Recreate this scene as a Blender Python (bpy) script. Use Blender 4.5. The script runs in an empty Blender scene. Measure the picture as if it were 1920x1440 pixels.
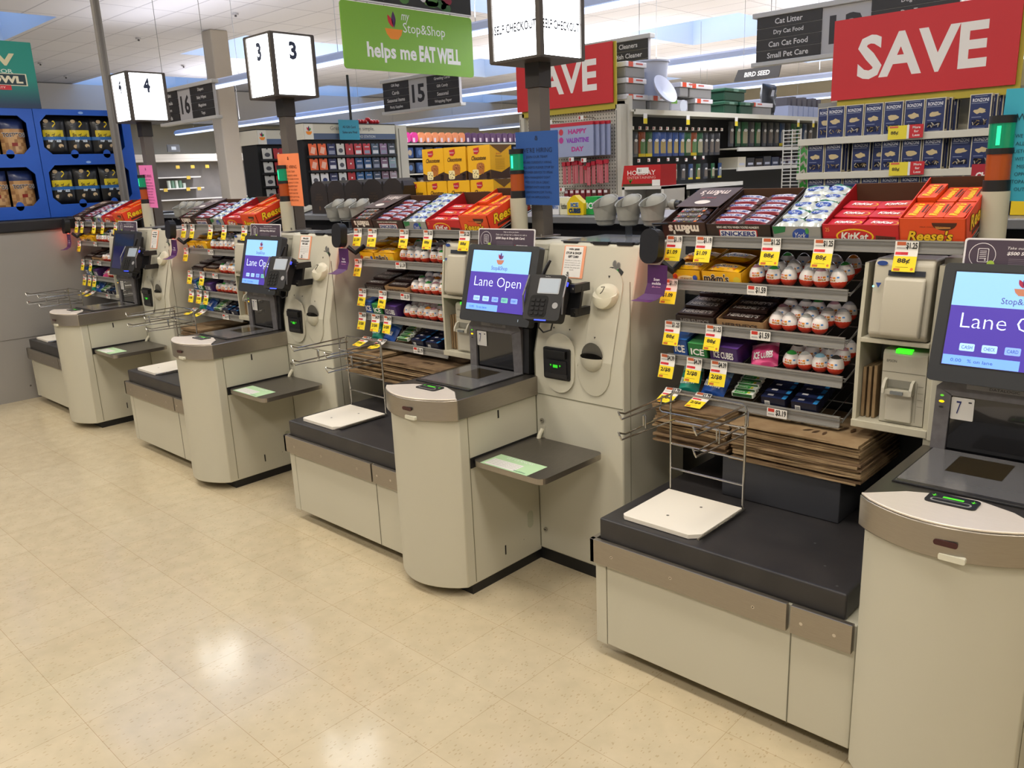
import bpy, math, random
from mathutils import Matrix, Vector
from math import sin, cos, pi, radians as R
random.seed(7)
sc = bpy.context.scene
COL = sc.collection

# ------------------------------------------------------------------ materials
def lin(h):
    h = h.lstrip('#')
    o = []
    for i in (0, 2, 4):
        c = int(h[i:i+2], 16) / 255
        o.append(c / 12.92 if c <= .04045 else ((c + .055) / 1.055) ** 2.4)
    return (*o, 1)
MATS = {}
def C(h, r=.5, m=0., e=0., t=0., coat=0.):
    k = (h, r, m, e, t, coat)
    if k in MATS: return MATS[k]
    ma = bpy.data.materials.new('m_%s_%02d' % (h.strip('#'), len(MATS))); ma.use_nodes = True
    b = ma.node_tree.nodes['Principled BSDF']
    b.inputs['Base Color'].default_value = lin(h)
    b.inputs['Roughness'].default_value = r
    b.inputs['Metallic'].default_value = m
    if coat: b.inputs['Coat Weight'].default_value = coat; b.inputs['Coat Roughness'].default_value = .15
    if e:
        b.inputs['Emission Color'].default_value = lin(h); b.inputs['Emission Strength'].default_value = e
    if t:
        b.inputs['Transmission Weight'].default_value = t; b.inputs['IOR'].default_value = 1.2
    MATS[k] = ma
    return ma
def nodemat(name):
    ma = bpy.data.materials.new(name); ma.use_nodes = True
    nt = ma.node_tree; b = nt.nodes['Principled BSDF']
    def N(t, **kw):
        n = nt.nodes.new(t)
        for k, v in kw.items(): setattr(n, k, v)
        return n
    return ma, nt, b, N
def noisy(name, h1, h2, scale, rough=.5, metal=0., stretch=(1, 1, 1), bump=0., detail=4, lo=.35, hi=.65, bscale=None):
    ma, nt, b, N = nodemat(name); L = nt.links.new
    tc = N('ShaderNodeTexCoord'); mp = N('ShaderNodeMapping'); mp.inputs['Scale'].default_value = stretch
    no = N('ShaderNodeTexNoise'); no.inputs['Scale'].default_value = scale; no.inputs['Detail'].default_value = detail
    cr = N('ShaderNodeValToRGB'); cr.color_ramp.elements[0].position = lo; cr.color_ramp.elements[1].position = hi
    cr.color_ramp.elements[0].color = lin(h1); cr.color_ramp.elements[1].color = lin(h2)
    L(tc.outputs['Object'], mp.inputs[0]); L(mp.outputs[0], no.inputs['Vector']); L(no.outputs['Fac'], cr.inputs[0]); L(cr.outputs[0], b.inputs['Base Color'])
    b.inputs['Roughness'].default_value = rough; b.inputs['Metallic'].default_value = metal
    if bump:
        bp = N('ShaderNodeBump'); bp.inputs['Strength'].default_value = bump; bp.inputs['Distance'].default_value = .002
        L(no.outputs['Fac'], bp.inputs['Height']); L(bp.outputs[0], b.inputs['Normal'])
    return ma
BEIGE = noisy('beige_powdercoat', '#c2bfae', '#c6c3b2', 1.5, .5)
STEEL = noisy('brushed_steel', '#a29b91', '#a8a197', 30, .33, .9, stretch=(1, 1, 40), detail=2)
STEELTOP = noisy('brushed_steel_top', '#dfd5c8', '#e6dccf', 30, .38, .3, stretch=(1, 40, 1), detail=2)  # pale cream colour stands in for the reflected lit ceiling
DSTEEL = noisy('shelf_steel', '#6a655f', '#76716a', 25, .33, .75, stretch=(30, 1, 1), detail=2)
TABLE = noisy('bagging_top_dark', '#2b2a2c', '#343233', 8, .38)
CHROME = C('#b9b7b2', .22, 1.)
BLACK = C('#141416', .45)
BLACKS = C('#1b1b1e', .35)
SATIN = C('#2c2e31', .45)
PAPERW = C('#e9e7e2', .7)
KRAFT = noisy('kraft_paper', '#846b4c', '#97805f', 14, .85, bump=.2)
KRAFTD = noisy('kraft_paper_dark', '#665039', '#7c6549', 20, .85, bump=.2)
RAIL = C('#9b9a96', .4, .35)
RAILD = C('#7c7b77', .4, .35)

# ------------------------------------------------------------------ mesh builder
TC = {}
def glyphs(s, bold, shear):
    k = (s, bold, shear)
    if k in TC: return TC[k]
    cu = bpy.data.curves.new('t', 'FONT'); cu.body = s; cu.size = 1; cu.offset = bold; cu.shear = shear
    cu.resolution_u = 2; cu.fill_mode = 'BOTH'
    o = bpy.data.objects.new('t', cu); COL.objects.link(o)
    dg = bpy.context.evaluated_depsgraph_get()
    me = bpy.data.meshes.new_from_object(o.evaluated_get(dg))
    vs = [(v.co.x, v.co.y) for v in me.vertices]; fs = [tuple(p.vertices) for p in me.polygons]
    bpy.data.objects.remove(o); bpy.data.curves.remove(cu); bpy.data.meshes.remove(me)
    if vs:
        x0 = min(v[0] for v in vs); x1 = max(v[0] for v in vs); y0 = min(v[1] for v in vs); y1 = max(v[1] for v in vs)
        # keep winding up
        TC[k] = ([((v[0]-x0)/(x1-x0 or 1), (v[1]-y0)/(y1-y0 or 1)) for v in vs], fs, (x1-x0)/(y1-y0 or 1))
    else: TC[k] = ([], [], 1)
    return TC[k]
X, Y, Z = Vector((1, 0, 0)), Vector((0, 1, 0)), Vector((0, 0, 1))
class MB:
    def __init__(s): s.v = []; s.f = []; s.m = []; s.mats = []; s.M = Matrix()
    def mi(s, ma):
        if isinstance(ma, str): ma = C(ma)
        if ma not in s.mats: s.mats.append(ma)
        return s.mats.index(ma)
    def add(s, vs, fs, ma):
        b = len(s.v); k = s.mi(ma)
        s.v += [s.M @ Vector(v) for v in vs]
        for f in fs: s.f.append(tuple(b+i for i in f)); s.m.append(k)
        return s
    def box(s, x0, x1, y0, y1, z0, z1, ma):
        vs = [(x, y, z) for z in (z0, z1) for y in (y0, y1) for x in (x0, x1)]
        return s.add(vs, [(0, 2, 3, 1), (4, 5, 7, 6), (0, 1, 5, 4), (2, 6, 7, 3), (0, 4, 6, 2), (1, 3, 7, 5)], ma)
    def quad(s, a, b, c, d, ma): return s.add([a, b, c, d], [(0, 1, 2, 3)], ma)
    def rect(s, o, u, v, w, h, ma):      # centred flat rectangle
        o, u, v = Vector(o), Vector(u).normalized(), Vector(v).normalized()
        return s.quad(o-u*w/2-v*h/2, o+u*w/2-v*h/2, o+u*w/2+v*h/2, o-u*w/2+v*h/2, ma)
    def poly(s, o, u, v, pts, ma):
        o, u, v = Vector(o), Vector(u), Vector(v)
        return s.add([o+u*a+v*b for a, b in pts], [tuple(range(len(pts)))], ma)
    def ell(s, o, u, v, a, b, ma, n=20, t0=0., t1=2*pi):
        return s.poly(o, u, v, [(a*cos(t0+(t1-t0)*i/n), b*sin(t0+(t1-t0)*i/n)) for i in range(n + (0 if t1-t0 > 6.28 else 1))], ma)
    def prism(s, pts, axis, a, b, ma, cap=None):   # pts: 2d list (ccw) extruded along axis
        n = len(pts)
        def P(p, t): return {'x': (t, p[0], p[1]), 'y': (p[0], t, p[1]), 'z': (p[0], p[1], t)}[axis]
        vs = [P(p, a) for p in pts] + [P(p, b) for p in pts]
        sd = [(i, (i+1) % n, n+(i+1) % n, n+i) for i in range(n)]
        s.add(vs, sd, ma); s.add(vs, [tuple(range(n))[::-1], tuple(range(n, 2*n))], cap or ma)
        return s
    def tube(s, pts, r, ma, n=6, cap=True):
        pts = [Vector(p) for p in pts]; rings = []; up = None
        for i, p in enumerate(pts):
            d = (pts[min(i+1, len(pts)-1)] - pts[max(i-1, 0)]).normalized()
            if up is None or abs(d.dot(up)) > .99: up = Z if abs(d.z) < .9 else X
            a = d.cross(up).normalized(); b = a.cross(d).normalized(); up = b
            rr = r[i] if isinstance(r, (list, tuple)) else r
            rings.append([p + a*rr*cos(2*pi*k/n) + b*rr*sin(2*pi*k/n) for k in range(n)])
        vs = [q for g in rings for q in g]
        fs = [(i*n+k, i*n+(k+1) % n, (i+1)*n+(k+1) % n, (i+1)*n+k) for i in range(len(pts)-1) for k in range(n)]
        if cap: fs += [tuple(range(n))[::-1], tuple(range(len(vs)-n, len(vs)))]
        return s.add(vs, fs, ma)
    def lathe(s, prof, o, ma, n=16, axis=Z, mfun=None, sx=1, sy=1):   # prof: (r, h)
        o = Vector(o); axis = Vector(axis).normalized()
        a = axis.orthogonal().normalized(); b = axis.cross(a)
        if axis == Z: a, b = X, Y
        vs = [o + a*(r*sx*cos(2*pi*k/n)) + b*(r*sy*sin(2*pi*k/n)) + axis*h for r, h in prof for k in range(n)]
        for i in range(len(prof)-1):
            ma_i = mfun(i) if mfun else ma
            s.add(vs[i*n:(i+2)*n], [(k, (k+1) % n, n+(k+1) % n, n+k) for k in range(n)], ma_i)
        return s
    def cyl(s, o, r, h, ma, n=16, axis=Z, r2=None):
        r2 = r if r2 is None else r2
        return s.lathe([(.0001, 0), (r, 0), (r2, h), (.0001, h)], o, ma, n, axis)
    def rrect(s, o, u, v, w, h, rad, ma, n=5):
        pts = []
        for cx, cy, t in ((w/2-rad, h/2-rad, 0), (-w/2+rad, h/2-rad, pi/2), (-w/2+rad, -h/2+rad, pi), (w/2-rad, -h/2+rad, 3*pi/2)):
            for i in range(n+1): pts.append((cx+rad*cos(t+pi/2*i/n), cy+rad*sin(t+pi/2*i/n)))
        return s.poly(o, u, v, pts, ma)
    def slab(s, o, u, v, w, h, rad, t, ma, top=None, n=5):   # rounded slab, o on its front face, thickness t behind
        o, u, v = Vector(o), Vector(u).normalized(), Vector(v).normalized(); nn = u.cross(v)
        pts = []
        for cx, cy, tt in ((w/2-rad, h/2-rad, 0), (-w/2+rad, h/2-rad, pi/2), (-w/2+rad, -h/2+rad, pi), (w/2-rad, -h/2+rad, 3*pi/2)):
            for i in range(n+1): pts.append((cx+rad*cos(tt+pi/2*i/n), cy+rad*sin(tt+pi/2*i/n)))
        k = len(pts)
        vs = [o+u*a+v*b for a, b in pts] + [o+u*a+v*b-nn*t for a, b in pts]
        s.add(vs, [tuple(range(k))], top or ma)
        s.add(vs, [tuple(range(k, 2*k))[::-1]] + [(k+i, k+(i+1) % k, (i+1) % k, i) for i in range(k)], ma)
        return s
    def text(s, t, o, u, v, w, h, ma, bold=0., shear=0., off=.0006, keep=False):
        vs, fs, asp = glyphs(t, bold, shear)
        u, v = Vector(u).normalized(), Vector(v).normalized(); nn = u.cross(v); o = Vector(o) + nn*off
        if keep: w = min(w, h*asp)
        return s.add([o+u*((a-.5)*w)+v*((b-.5)*h) for a, b in vs], fs, ma) if vs else s
    def pillow(s, w, l, h, ma, nx=8, ny=10, crimp=.012, mfun=None, wob=.1):  # lying pack, centre at origin bottom z=0
        rnd = random.Random(int(w*1e4+l*1e5+h*1e6))
        def zz(i, j, sgn):
            a = 1-abs(2*i/nx-1)**2.6; yb = abs(2*j/ny-1)
            b = 0 if j in (0, ny) else min(1, (1-yb)*4)**.6
            return h/2 + sgn*h/2*max(a, 0)**.7*b*(1+wob*(rnd.random()-.5))
        for sgn in (1, -1):
            vs = [((i/nx-.5)*w*(1 if 0 < j < ny else 1.02), (j/ny-.5)*l, zz(i, j, sgn)) for j in range(ny+1) for i in range(nx+1)]
            for j in range(ny):
                for i in range(nx):
                    k = j*(nx+1)+i; f = (k, k+1, k+nx+2, k+nx+1)
                    s.add([vs[q] for q in f], [(0, 1, 2, 3) if sgn > 0 else (3, 2, 1, 0)], mfun(i/nx, j/ny, sgn) if mfun else ma)
        return s
    def build(s, name, parent=None, org=(0, 0, 0), bevel=0, smooth=False, mod=None, segs=2):
        me = bpy.data.meshes.new(name); og = Vector(org)
        me.from_pydata([v-og for v in s.v], [], s.f)
        for ma in s.mats: me.materials.append(ma)
        me.polygons.foreach_set('material_index', s.m)
        if smooth:
            import bmesh
            bm = bmesh.new(); bm.from_mesh(me); bmesh.ops.remove_doubles(bm, verts=bm.verts, dist=.00004); bm.to_mesh(me); bm.free()
            me.polygons.foreach_set('use_smooth', [True]*len(me.polygons)); me.set_sharp_from_angle(angle=R(38))
        me.update()
        o = bpy.data.objects.new(name, me); COL.objects.link(o)
        if parent: o.parent = parent
        else: o.location = og
        if bevel:
            b = o.modifiers.new('b', 'BEVEL'); b.width = bevel; b.segments = segs; b.limit_method = 'ANGLE'; b.angle_limit = R(40)
            b.harden_normals = False
        return o
LABELS = {}
def tag(o, label, cat, group=None):
    n = len(label.split())
    if n < 4 or n > 16: print('LABEL LEN', n, label)
    if label in LABELS and LABELS[label] != (group or '?'): print('LABEL DUP', label)
    if label in LABELS and not group: print('LABEL DUP', label)
    LABELS[label] = group or '?'
    o['label'] = label; o['category'] = cat
    if group: o['group'] = group
    return o
def thing(name, label, cat, loc=(0, 0, 0), group=None):
    o = bpy.data.objects.new(name, None); o.empty_display_size = .1; COL.objects.link(o); o.location = loc
    if label: tag(o, label, cat, group)
    return o
KIDS = {}
def copytree(o, parent=None):
    c = o.copy(); COL.objects.link(c)
    if parent: c.parent = parent
    for ch in CH.get(o.name, []): copytree(ch, c)
    return c
CH = {}
def index_children():
    CH.clear()
    for o in bpy.data.objects:
        if o.parent: CH.setdefault(o.parent.name, []).append(o)
def struct(name, mb, **kw):
    o = mb.build(name, **kw); o['kind'] = 'structure'; return o
ORD = ['first', 'second', 'third', 'fourth', 'fifth', 'sixth', 'seventh', 'eighth', 'ninth', 'tenth', 'eleventh', 'twelfth', 'thirteenth', 'fourteenth', 'fifteenth', 'sixteenth', 'seventeenth', 'eighteenth', 'nineteenth', 'twentieth']
def leaf(l, w, bend=.25, n=6):
    a = [(w*sin(pi*i/n)*(1)+bend*l*(i/n)**1.5*0, l*i/n) for i in range(n+1)]
    b = [(-w*sin(pi*i/n), l*i/n) for i in range(n-1, 0, -1)]
    return a+b
def logo(mb, o, u, v, s, cols=('#c8202c', '#4b2255', '#3f9c35', '#ef8d22'), off=.0008):
    o, u, v = Vector(o), Vector(u).normalized(), Vector(v).normalized(); n = u.cross(v); o = o+n*off
    def rot(p, t): return (p[0]*cos(t)-p[1]*sin(t), p[0]*sin(t)+p[1]*cos(t))
    for (t, c, l, x) in ((.5, cols[0], .5, -.02), (.02, cols[1], .58, .02), (-.55, cols[2], .42, .06)):
        mb.poly(o, u*s, v*s, [(a+x, b-.02) for a, b in (rot(p, t) for p in leaf(l, .1))], C(cols[3] if c is None else c, .6))
    mb.poly(o, u*s, v*s, [(-.42, -.06), (-.35, -.25), (-.18, -.42), (.18, -.42), (.35, -.25), (.42, -.06)], C(cols[3], .6))

# ------------------------------------------------------------------ camera
cam = bpy.data.cameras.new('camera'); co = bpy.data.objects.new('camera', cam); COL.objects.link(co)
F = 1530.09; cam.sensor_width = 36; cam.lens = F/1920*36; cam.clip_end = 200; cam.clip_start = .05
Rwc = Matrix(((0.73067555, 0.68149681, -0.04093093), (0.14156791, -0.20988756, -0.96742221), (-0.66788604, 0.70107725, -0.24983779)))
rt, dn, fw = Rwc[0], Rwc[1], Rwc[2]
m = Matrix((( rt[0], -dn[0], -fw[0], 0), (rt[1], -dn[1], -fw[1], 0), (rt[2], -dn[2], -fw[2], 1.5955), (0, 0, 0, 1)))
co.matrix_world = m
sc.camera = co

# ------------------------------------------------------------------ the setting
def floor_mat():
    ma, nt, b, N = nodemat('vinyl_tile'); L = nt.links.new
    tc = N('ShaderNodeTexCoord'); mp = N('ShaderNodeMapping')
    mp.inputs['Location'].default_value = (2.2039+.3048*200, -.9573+.3048*200, 0)
    L(tc.outputs['Object'], mp.inputs[0])
    br = N('ShaderNodeTexBrick'); br.offset = 0; br.squash = 1
    br.inputs['Scale'].default_value = 1; br.inputs['Brick Width'].default_value = .3048; br.inputs['Row Height'].default_value = .3048
    br.inputs['Mortar Size'].default_value = .0007; br.inputs['Mortar Smooth'].default_value = .3
    br.inputs['Color1'].default_value = lin('#ccbfa3'); br.inputs['Color2'].default_value = lin('#c8ba9d'); br.inputs['Mortar'].default_value = lin('#a48c6c')
    L(mp.outputs[0], br.inputs['Vector'])
    # soft mottling
    n1 = N('ShaderNodeTexNoise'); n1.inputs['Scale'].default_value = 14; n1.inputs['Detail'].default_value = 5
    L(tc.outputs['Object'], n1.inputs['Vector'])
    c1 = N('ShaderNodeValToRGB'); c1.color_ramp.elements[0].position = .3; c1.color_ramp.elements[1].position = .7
    c1.color_ramp.elements[0].color = (.9, .9, .88, 1); c1.color_ramp.elements[1].color = (1.02, 1.01, 1., 1)
    L(n1.outputs['Fac'], c1.inputs[0])
    mx = N('ShaderNodeMix', data_type='RGBA', blend_type='MULTIPLY'); mx.inputs[0].default_value = 1
    L(br.outputs['Color'], mx.inputs[6]); L(c1.outputs[0], mx.inputs[7])
    # flecks
    m2 = N('ShaderNodeMapping'); m2.inputs['Scale'].default_value = (1.2, .5, 1); m2.inputs['Rotation'].default_value = (0, 0, .5)
    L(tc.outputs['Object'], m2.inputs[0])
    vo = N('ShaderNodeTexVoronoi'); vo.inputs['Scale'].default_value = 80; L(m2.outputs[0], vo.inputs['Vector'])
    n3 = N('ShaderNodeTexNoise'); n3.inputs['Scale'].default_value = 55; L(tc.outputs['Object'], n3.inputs['Vector'])
    ad = N('ShaderNodeMath', operation='MULTIPLY_ADD'); L(n3.outputs['Fac'], ad.inputs[0]); ad.inputs[1].default_value = -.36; L(vo.outputs['Distance'], ad.inputs[2])
    c2 = N('ShaderNodeValToRGB'); c2.color_ramp.elements[0].position = 0.; c2.color_ramp.elements[1].position = .03
    c2.color_ramp.elements[0].color = (.68, .58, .46, 1); c2.color_ramp.elements[1].color = (1, 1, 1, 1)
    L(ad.outputs[0], c2.inputs[0])
    m3 = N('ShaderNodeMix', data_type='RGBA', blend_type='MULTIPLY'); m3.inputs[0].default_value = .5
    L(mx.outputs[2], m3.inputs[6]); L(c2.outputs[0], m3.inputs[7]); L(m3.outputs[2], b.inputs['Base Color'])
    b.inputs['Roughness'].default_value = .24; b.inputs['Specular IOR Level'].default_value = .5
    n4 = N('ShaderNodeTexNoise'); n4.inputs['Scale'].default_value = 5; L(tc.outputs['Object'], n4.inputs['Vector'])
    mr = N('ShaderNodeMapRange'); mr.inputs[3].default_value = .10; mr.inputs[4].default_value = .17; L(n4.outputs['Fac'], mr.inputs[0]); L(mr.outputs[0], b.inputs['Roughness'])
    bp = N('ShaderNodeBump'); bp.inputs['Strength'].default_value = .06; bp.inputs['Distance'].default_value = .002
    L(n1.outputs['Fac'], bp.inputs['Height']); L(bp.outputs[0], b.inputs['Normal'])
    return ma
struct('floor', MB().box(-26, 8, -9, 34, -.1, 0, floor_mat()))
def ceil_mat():
    ma, nt, b, N = nodemat('ceiling_panels'); L = nt.links.new
    tc = N('ShaderNodeTexCoord')
    br = N('ShaderNodeTexBrick'); br.offset = 0
    br.inputs['Scale'].default_value = 1; br.inputs['Brick Width'].default_value = 1.22; br.inputs['Row Height'].default_value = .61
    br.inputs['Mortar Size'].default_value = .012; br.inputs['Mortar Smooth'].default_value = .1
    br.inputs['Color1'].default_value = lin('#e6e4e9'); br.inputs['Color2'].default_value = lin('#e0dee4'); br.inputs['Mortar'].default_value = lin('#bcbac2')
    mp = N('ShaderNodeMapping'); mp.inputs['Location'].default_value = (122, 61, 0)
    L(tc.outputs['Object'], mp.inputs[0]); L(mp.outputs[0], br.inputs['Vector']); L(br.outputs['Color'], b.inputs['Base Color'])
    b.inputs['Roughness'].default_value = .9
    return ma
CZ = 4.3
sx = [(-23.8, -21.1), (-17.5, -14.8), (-10.7, -8.0), (-4.2, -1.5)]
sy = [(2.5, 5.4), (8.7, 11.6), (14.9, 17.8), (21.1, 24.0)]
xs = sorted({-26, 8, *[a for p in sx for a in p]}); ys = sorted({-9, 34, *[a for p in sy for a in p]})
cm = ceil_mat(); mb = MB()
for i in range(len(xs)-1):
    for j in range(len(ys)-1):
        if (xs[i], xs[i+1]) in sx and (ys[j], ys[j+1]) in sy: continue
        mb.quad((xs[i], ys[j], CZ), (xs[i], ys[j+1], CZ), (xs[i+1], ys[j+1], CZ), (xs[i+1], ys[j], CZ), cm)
        mb.quad((xs[i], ys[j], CZ+.05), (xs[i+1], ys[j], CZ+.05), (xs[i+1], ys[j+1], CZ+.05), (xs[i], ys[j+1], CZ+.05), cm)
struct('ceiling', mb)
WELL = C('#dfe6ee', .8); SKY = C('#9dc1f5', .6, e=1.6); MULL = C('#8ba0c8', .6)
n = 0
for a in sx:
    for b in sy:
        n += 1; mb = MB(); x0, x1 = a; y0, y1 = b; h = 1.1
        mb.quad((x0, y0, CZ), (x0, y0, CZ+h), (x0, y1, CZ+h), (x0, y1, CZ), WELL); mb.quad((x1, y0, CZ), (x1, y1, CZ), (x1, y1, CZ+h), (x1, y0, CZ+h), WELL)
        mb.quad((x0, y0, CZ), (x1, y0, CZ), (x1, y0, CZ+h), (x0, y0, CZ+h), WELL); mb.quad((x0, y1, CZ), (x0, y1, CZ+h), (x1, y1, CZ+h), (x1, y1, CZ), WELL)
        mb.quad((x0, y0, CZ+h), (x0, y1, CZ+h), (x1, y1, CZ+h), (x1, y0, CZ+h), SKY)
        for k in (1, 2): mb.box(x0+(x1-x0)*k/3-.03, x0+(x1-x0)*k/3+.03, y0, y1, CZ+h-.1, CZ+h-.02, MULL)
        struct('window_%d' % n, mb)
CREAM = noisy('wall_cream_paint', '#d0c6ac', '#d6ccb4', 1.2, .85)
struct('wall_left', MB().box(-24.2, -24, -9, 34, 0, CZ, CREAM))
struct('wall_back', MB().box(-26, 8, 30, 30.2, 0, CZ, CREAM))
struct('wall_right', MB().box(5.5, 5.7, -9, 34, 0, CZ, CREAM))
struct('trim_1', MB().box(-24, -23.4, -9, 34, 3.35, CZ-.02, C('#cfcbc6', .8)))
# grey partition with black ledge (far left)
GREYW = noisy('grey_partition', '#96938f', '#999692', 2, .6)
mb = MB(); mb.box(-7.32, -7.195, -1.5, 3.4, 0, 1.31, GREYW)
mb.box(-7.194, -7.1925, -1.5, 3.4, .49, .494, C('#77746f'))
for y in (.9, 1.2, 1.95): mb.box(-7.194, -7.1905, y, y+.012, .1, .112, C('#55524e'))
struct('wall_partition', mb)
struct('trim_2', MB().box(-7.9, -7.17, -1.5, 3.4, 1.31, 1.395, C('#17171a', .5)), bevel=.01)

# ------------------------------------------------------------------ lights (added ceiling fill panels out of view, pendant tube rows, daylight)
w = bpy.data.worlds.new('world'); sc.world = w; w.use_nodes = True
w.node_tree.nodes['Background'].inputs[0].default_value = lin('#e6e8f2'); w.node_tree.nodes['Background'].inputs[1].default_value = 0.4
def area(name, loc, sx_, sy_, pw, col='#fff6ea', rot=(0, 0, 0)):
    l = bpy.data.lights.new(name, 'AREA'); l.shape = 'RECTANGLE'; l.size = sx_; l.size_y = sy_; l.energy = pw; l.color = lin(col)[:3]
    o = bpy.data.objects.new(name, l); COL.objects.link(o); o.location = loc; o.rotation_euler = rot; return o
TUBE = C('#d3e0fa', .5, e=1.5); HOUS = C('#b9c6e2', .5)
def tube_row(y, x0, x1, z, label):
    t = thing('pendant_light', label, 'light', ((x0+x1)/2, y, z), 'long pendant tube light rows'); og = ((x0+x1)/2, y, z)
    mb = MB(); mb.prism([(y-.09, z+.02), (y-.06, z+.09), (y, z+.12), (y+.06, z+.09), (y+.09, z+.02)][::-1], 'x', x0, x1, HOUS); mb.build('housing', t, og)
    mb = MB(); mb.box(x0, x1, y-.055, y+.055, z-.012, z+.018, TUBE); mb.build('lamp_tube', t, og)
    x = x0+1
    while x < x1: mb = MB(); mb.tube([(x, y, z+.1), (x, y, CZ)], .004, C('#aaaaaa')); mb.build('hanger', t, og); x += 2.4
tube_row(6.4, -12.2, 3, 3.0, 'long white pendant tube light nearest, behind the middle signs')
tube_row(10.8, -22.5, 3, 2.98, 'long pendant tube light in the second row over the aisles')
tube_row(15.1, -19.5, 3, 2.98, 'long pendant tube light in the third row over the aisles')
tube_row(19.5, -19.5, 3, 2.98, 'long pendant tube light in the farthest row at the back')
def fill_panel(x, y, pw, lab, name='added_fill_panel'):  # added unseen panel and lamp that light the checkout floor
    mb = MB(); mb.box(x-.6, x+.6, y-.3, y+.3, CZ-.03, CZ-.002, C('#fff4e0', .5, e=6)); o = mb.build(name, org=(x, y, CZ-.03)); tag(o, lab, 'light', 'added unseen light panels above the checkout floor')
    area('added_fill_lamp', (x, y, CZ-.06), 1.2, .6, pw)
k = 0
for x in (-7.5, -4.2, -.9, 2.2):
    for y in (-1.6, 1.2):
        k += 1; fill_panel(x, y, 44, 'unseen added ceiling light panel brightening the checkout floor, out of view')
for i, (x, y, pw) in enumerate([(-12, 6.4, 75), (-6, 6.4, 75), (-1, 6.4, 75), (-18, 10.8, 190), (-7, 10.8, 170), (-12, 15.1, 260), (-4, 15.1, 240), (-12, 21, 330), (-3, 21, 330)]):
    area('tube_lamp_down', (x, y, 2.96), 5, .12, pw, '#f6f7ff'); 
    area('tube_lamp_up', (x, y, 3.16), 5, .12, pw*.5, '#f2f4ff', (pi, 0, 0))

# ------------------------------------------------------------------ lanes
def X0(l): return -2.133-1.844*(l-2)
LN = {1: 'nearest lane at right', 2: 'lane with the blue poster', 3: 'lane with the orange poster', 4: 'farthest lane, pink poster'}
RK = {1: 'nearest candy rack', 2: 'rack by blue poster', 3: 'rack by orange poster', 4: 'farthest candy rack'}
def place(o, l, dx=0, dy=0):    # move a lane object built in lane 2 coordinates
    o.location.x += X0(l)+dx; o.location.y += dy
    return o
def nose(n=14, out=0., x0=-.37, x1=0., yl=1.93, yr=1.945, bul=.085, rc=.03):
    """plan outline of the front of the scan counter from right to left"""
    pts = []
    for i in range(n+1):
        t = i/n; x = x1+out+(x0-out-x1-out)*t
        y = yr+(yl-yr)*t-bul*(sin(pi*t)**.75 if 0 < t < 1 else 0)-out
        pts.append((x, y))
    return pts
def counter_plan(out=0., back=2.40):
    p = nose(out=out)
    return [(out, 1.985), *[(q[0], q[1]) for q in p], (-.37-out, 1.99), (-.37-out, back), (out, back)]
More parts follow.
